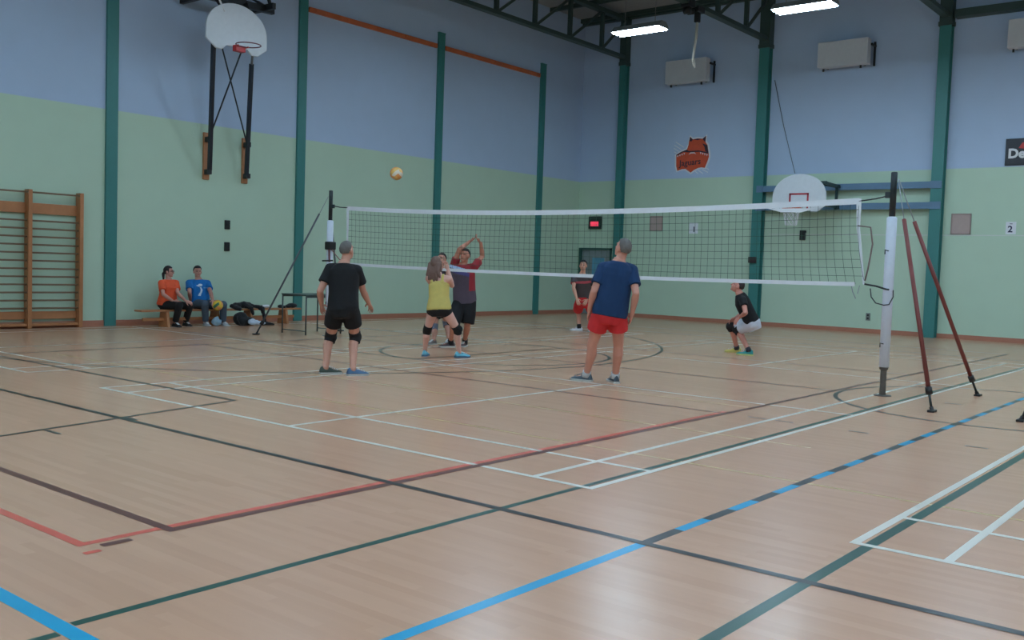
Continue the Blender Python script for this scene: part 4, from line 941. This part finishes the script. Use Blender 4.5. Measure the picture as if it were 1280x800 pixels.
person('hidden', 'dark-haired player mostly hidden behind the woman in yellow', dict(H=1.62, wd=.96, skin=(196, 140, 118), hair=(48, 38, 34), hth=.012,
    shirt=dict(kind='tee', mat=K('dark_grey_shirt', (64, 56, 62)), hem=-.04, sleeve=.6), pants=dict(name='shorts', mat=S_black, len=.6, flare=.02, waist=.22), pads=K('grey_knee_pad', (112, 116, 130)),
    shoes=(mat('shoe_grey', (110, 100, 96), .6), wsole)))
person('blue', 'tall grey-haired man in navy shirt and red shorts seen from behind, looking up', dict(H=1.80, wd=1.10, limb=1.06, skin=(206, 146, 126), hair=(104, 100, 96), hth=.010, nape=-.5,
    shirt=dict(kind='tee', mat=K('navy_shirt', (14, 52, 92)), hem=-.05, sleeve=.66, loose=.022, flare=1.08), pants=dict(name='shorts', mat=[K('red_shorts', (206, 44, 48))], len=.52, flare=.026, waist=.22),
    socks=(K('white_sock', (200, 204, 208)), .10), shoes=(mat('shoe_slate', (70, 86, 98), .6), wsole, mat('grey_laces', (150, 156, 160), .6))))
PD = PEOPLE['door']; dp, dn = np.array(PD['pelvis']), np.array(PD['neck'])
def door_paint(P):
    t_ = ((P-dp)@(dn-dp))/((dn-dp)@(dn-dp)); idx = np.zeros(len(P), int); idx[t_ > .9] = 1; idx[(t_ > .70) & (t_ < .78)] = 2; return idx
person('door', 'young man in dark shirt and red shorts crouching in front of the corner door', dict(H=1.74, skin=(206, 150, 126), hair=(26, 24, 26), hth=.014,
    shirt=dict(kind='tee', mat=[K('brown_grey_shirt', (70, 62, 62)), K('blue_grey_yoke', (58, 84, 100)), K('red_chest_stripe', (170, 70, 76))], hem=-.02, sleeve=.6, loose=.01, paint=door_paint), pants=dict(name='shorts', mat=K('red_shorts', (206, 44, 48)), len=.85, flare=.035, waist=.22),
    socks=(K('black_sock', (28, 28, 32)), .18), shoes=(mat('shoe_white', (216, 216, 220), .6), wsole)))
person('crouch', 'man in black shirt and white shorts crouching sideways beyond the net at right', dict(H=1.74, skin=(204, 138, 120), hair=(48, 38, 36), hth=.012,
    shirt=dict(kind='tee', mat=T_black, hem=.03, sleeve=.5, loose=.014), pants=dict(name='shorts', mat=K('white_shorts', (206, 212, 224)), len=.74, flare=.02, waist=.22), pads=PADS,
    socks=(K('dark_sock', (50, 50, 58)), .10), shoes=[(mat('shoe_teal', (30, 140, 140), .6), mat('lime_sole', (190, 196, 120), .6)), (mat('shoe_yellow', (206, 190, 96), .6), mat('yellow_sole', (196, 186, 110), .6))]))
person('orange', 'woman in bright orange shirt with dark ponytail and glasses seated on the bench', dict(H=1.62, wd=1.12, fem=True, limb=1.08, skin=(198, 142, 126), hair=(40, 34, 34), hairstyle='ponytail', glasses=True, hth=.012,
    shirt=dict(kind='tee', mat=K('orange_shirt', (238, 92, 52)), hem=-.02, sleeve=.66, loose=.03, flare=1.08), pants=dict(name='trousers', mat=K('black_trousers', (26, 26, 28)), len=1.92, waist=.22),
    shoes=(mat('shoe_dark', (44, 40, 42), .6), dsole)))
PS = PEOPLE['seatblue']; sp, sn = np.array(PS['pelvis']), np.array(PS['neck']); sr = np.array(PS['shR'])-np.array(PS['shL']); sr /= np.linalg.norm(sr); sf = np.array(PS['tf'])
def seat_paint(P):
    D = P-sp; t_ = (D@(sn-sp))/((sn-sp)@(sn-sp)); x = D@sr; y = D@sf; idx = np.zeros(len(P), int)
    m = (y > .06) & ((((x-.035)/.045)**2+((t_-.77)/.05)**2 < 1) | (((x-.075-.6*(t_-.74))/.03)**2+((t_-.74)/.03)**2 < 1)); idx[m] = 1
    m = (y > .06) & (t_ > .34) & (t_ < .69) & (np.abs(x-.03+.05*np.sin(t_*14)*.4) < .014+.03*(.72-t_)); idx[m] = 1
    m = (y > .06) & (x > -.12) & (x < -.03) & (t_ > .63) & (t_ < .67); idx[m] = 2
    return idx
t, JS = person('seatblue', 'man in bright blue shirt and jeans seated on the bench with a ball', dict(H=1.70, wd=1.08, skin=(190, 136, 120), hair=(34, 30, 32), hth=.014,
    shirt=dict(kind='tee', mat=[K('bright_blue_shirt', (20, 112, 184)), K('white_print', (206, 220, 230)), K('pale_print', (90, 150, 196))], hem=-.02, sleeve=.66, loose=.02, paint=seat_paint), pants=dict(name='jeans', mat=K('grey_blue_jeans', (76, 92, 108)), len=1.94, waist=.22),
    shoes=(mat('shoe_grey_white', (176, 178, 184), .6), wsole)))
ball(LAPBALL, .106, [M_by, M_bg, M_by, M_bo], 'yellow and green volleyball in the lap of the man in blue on the bench')
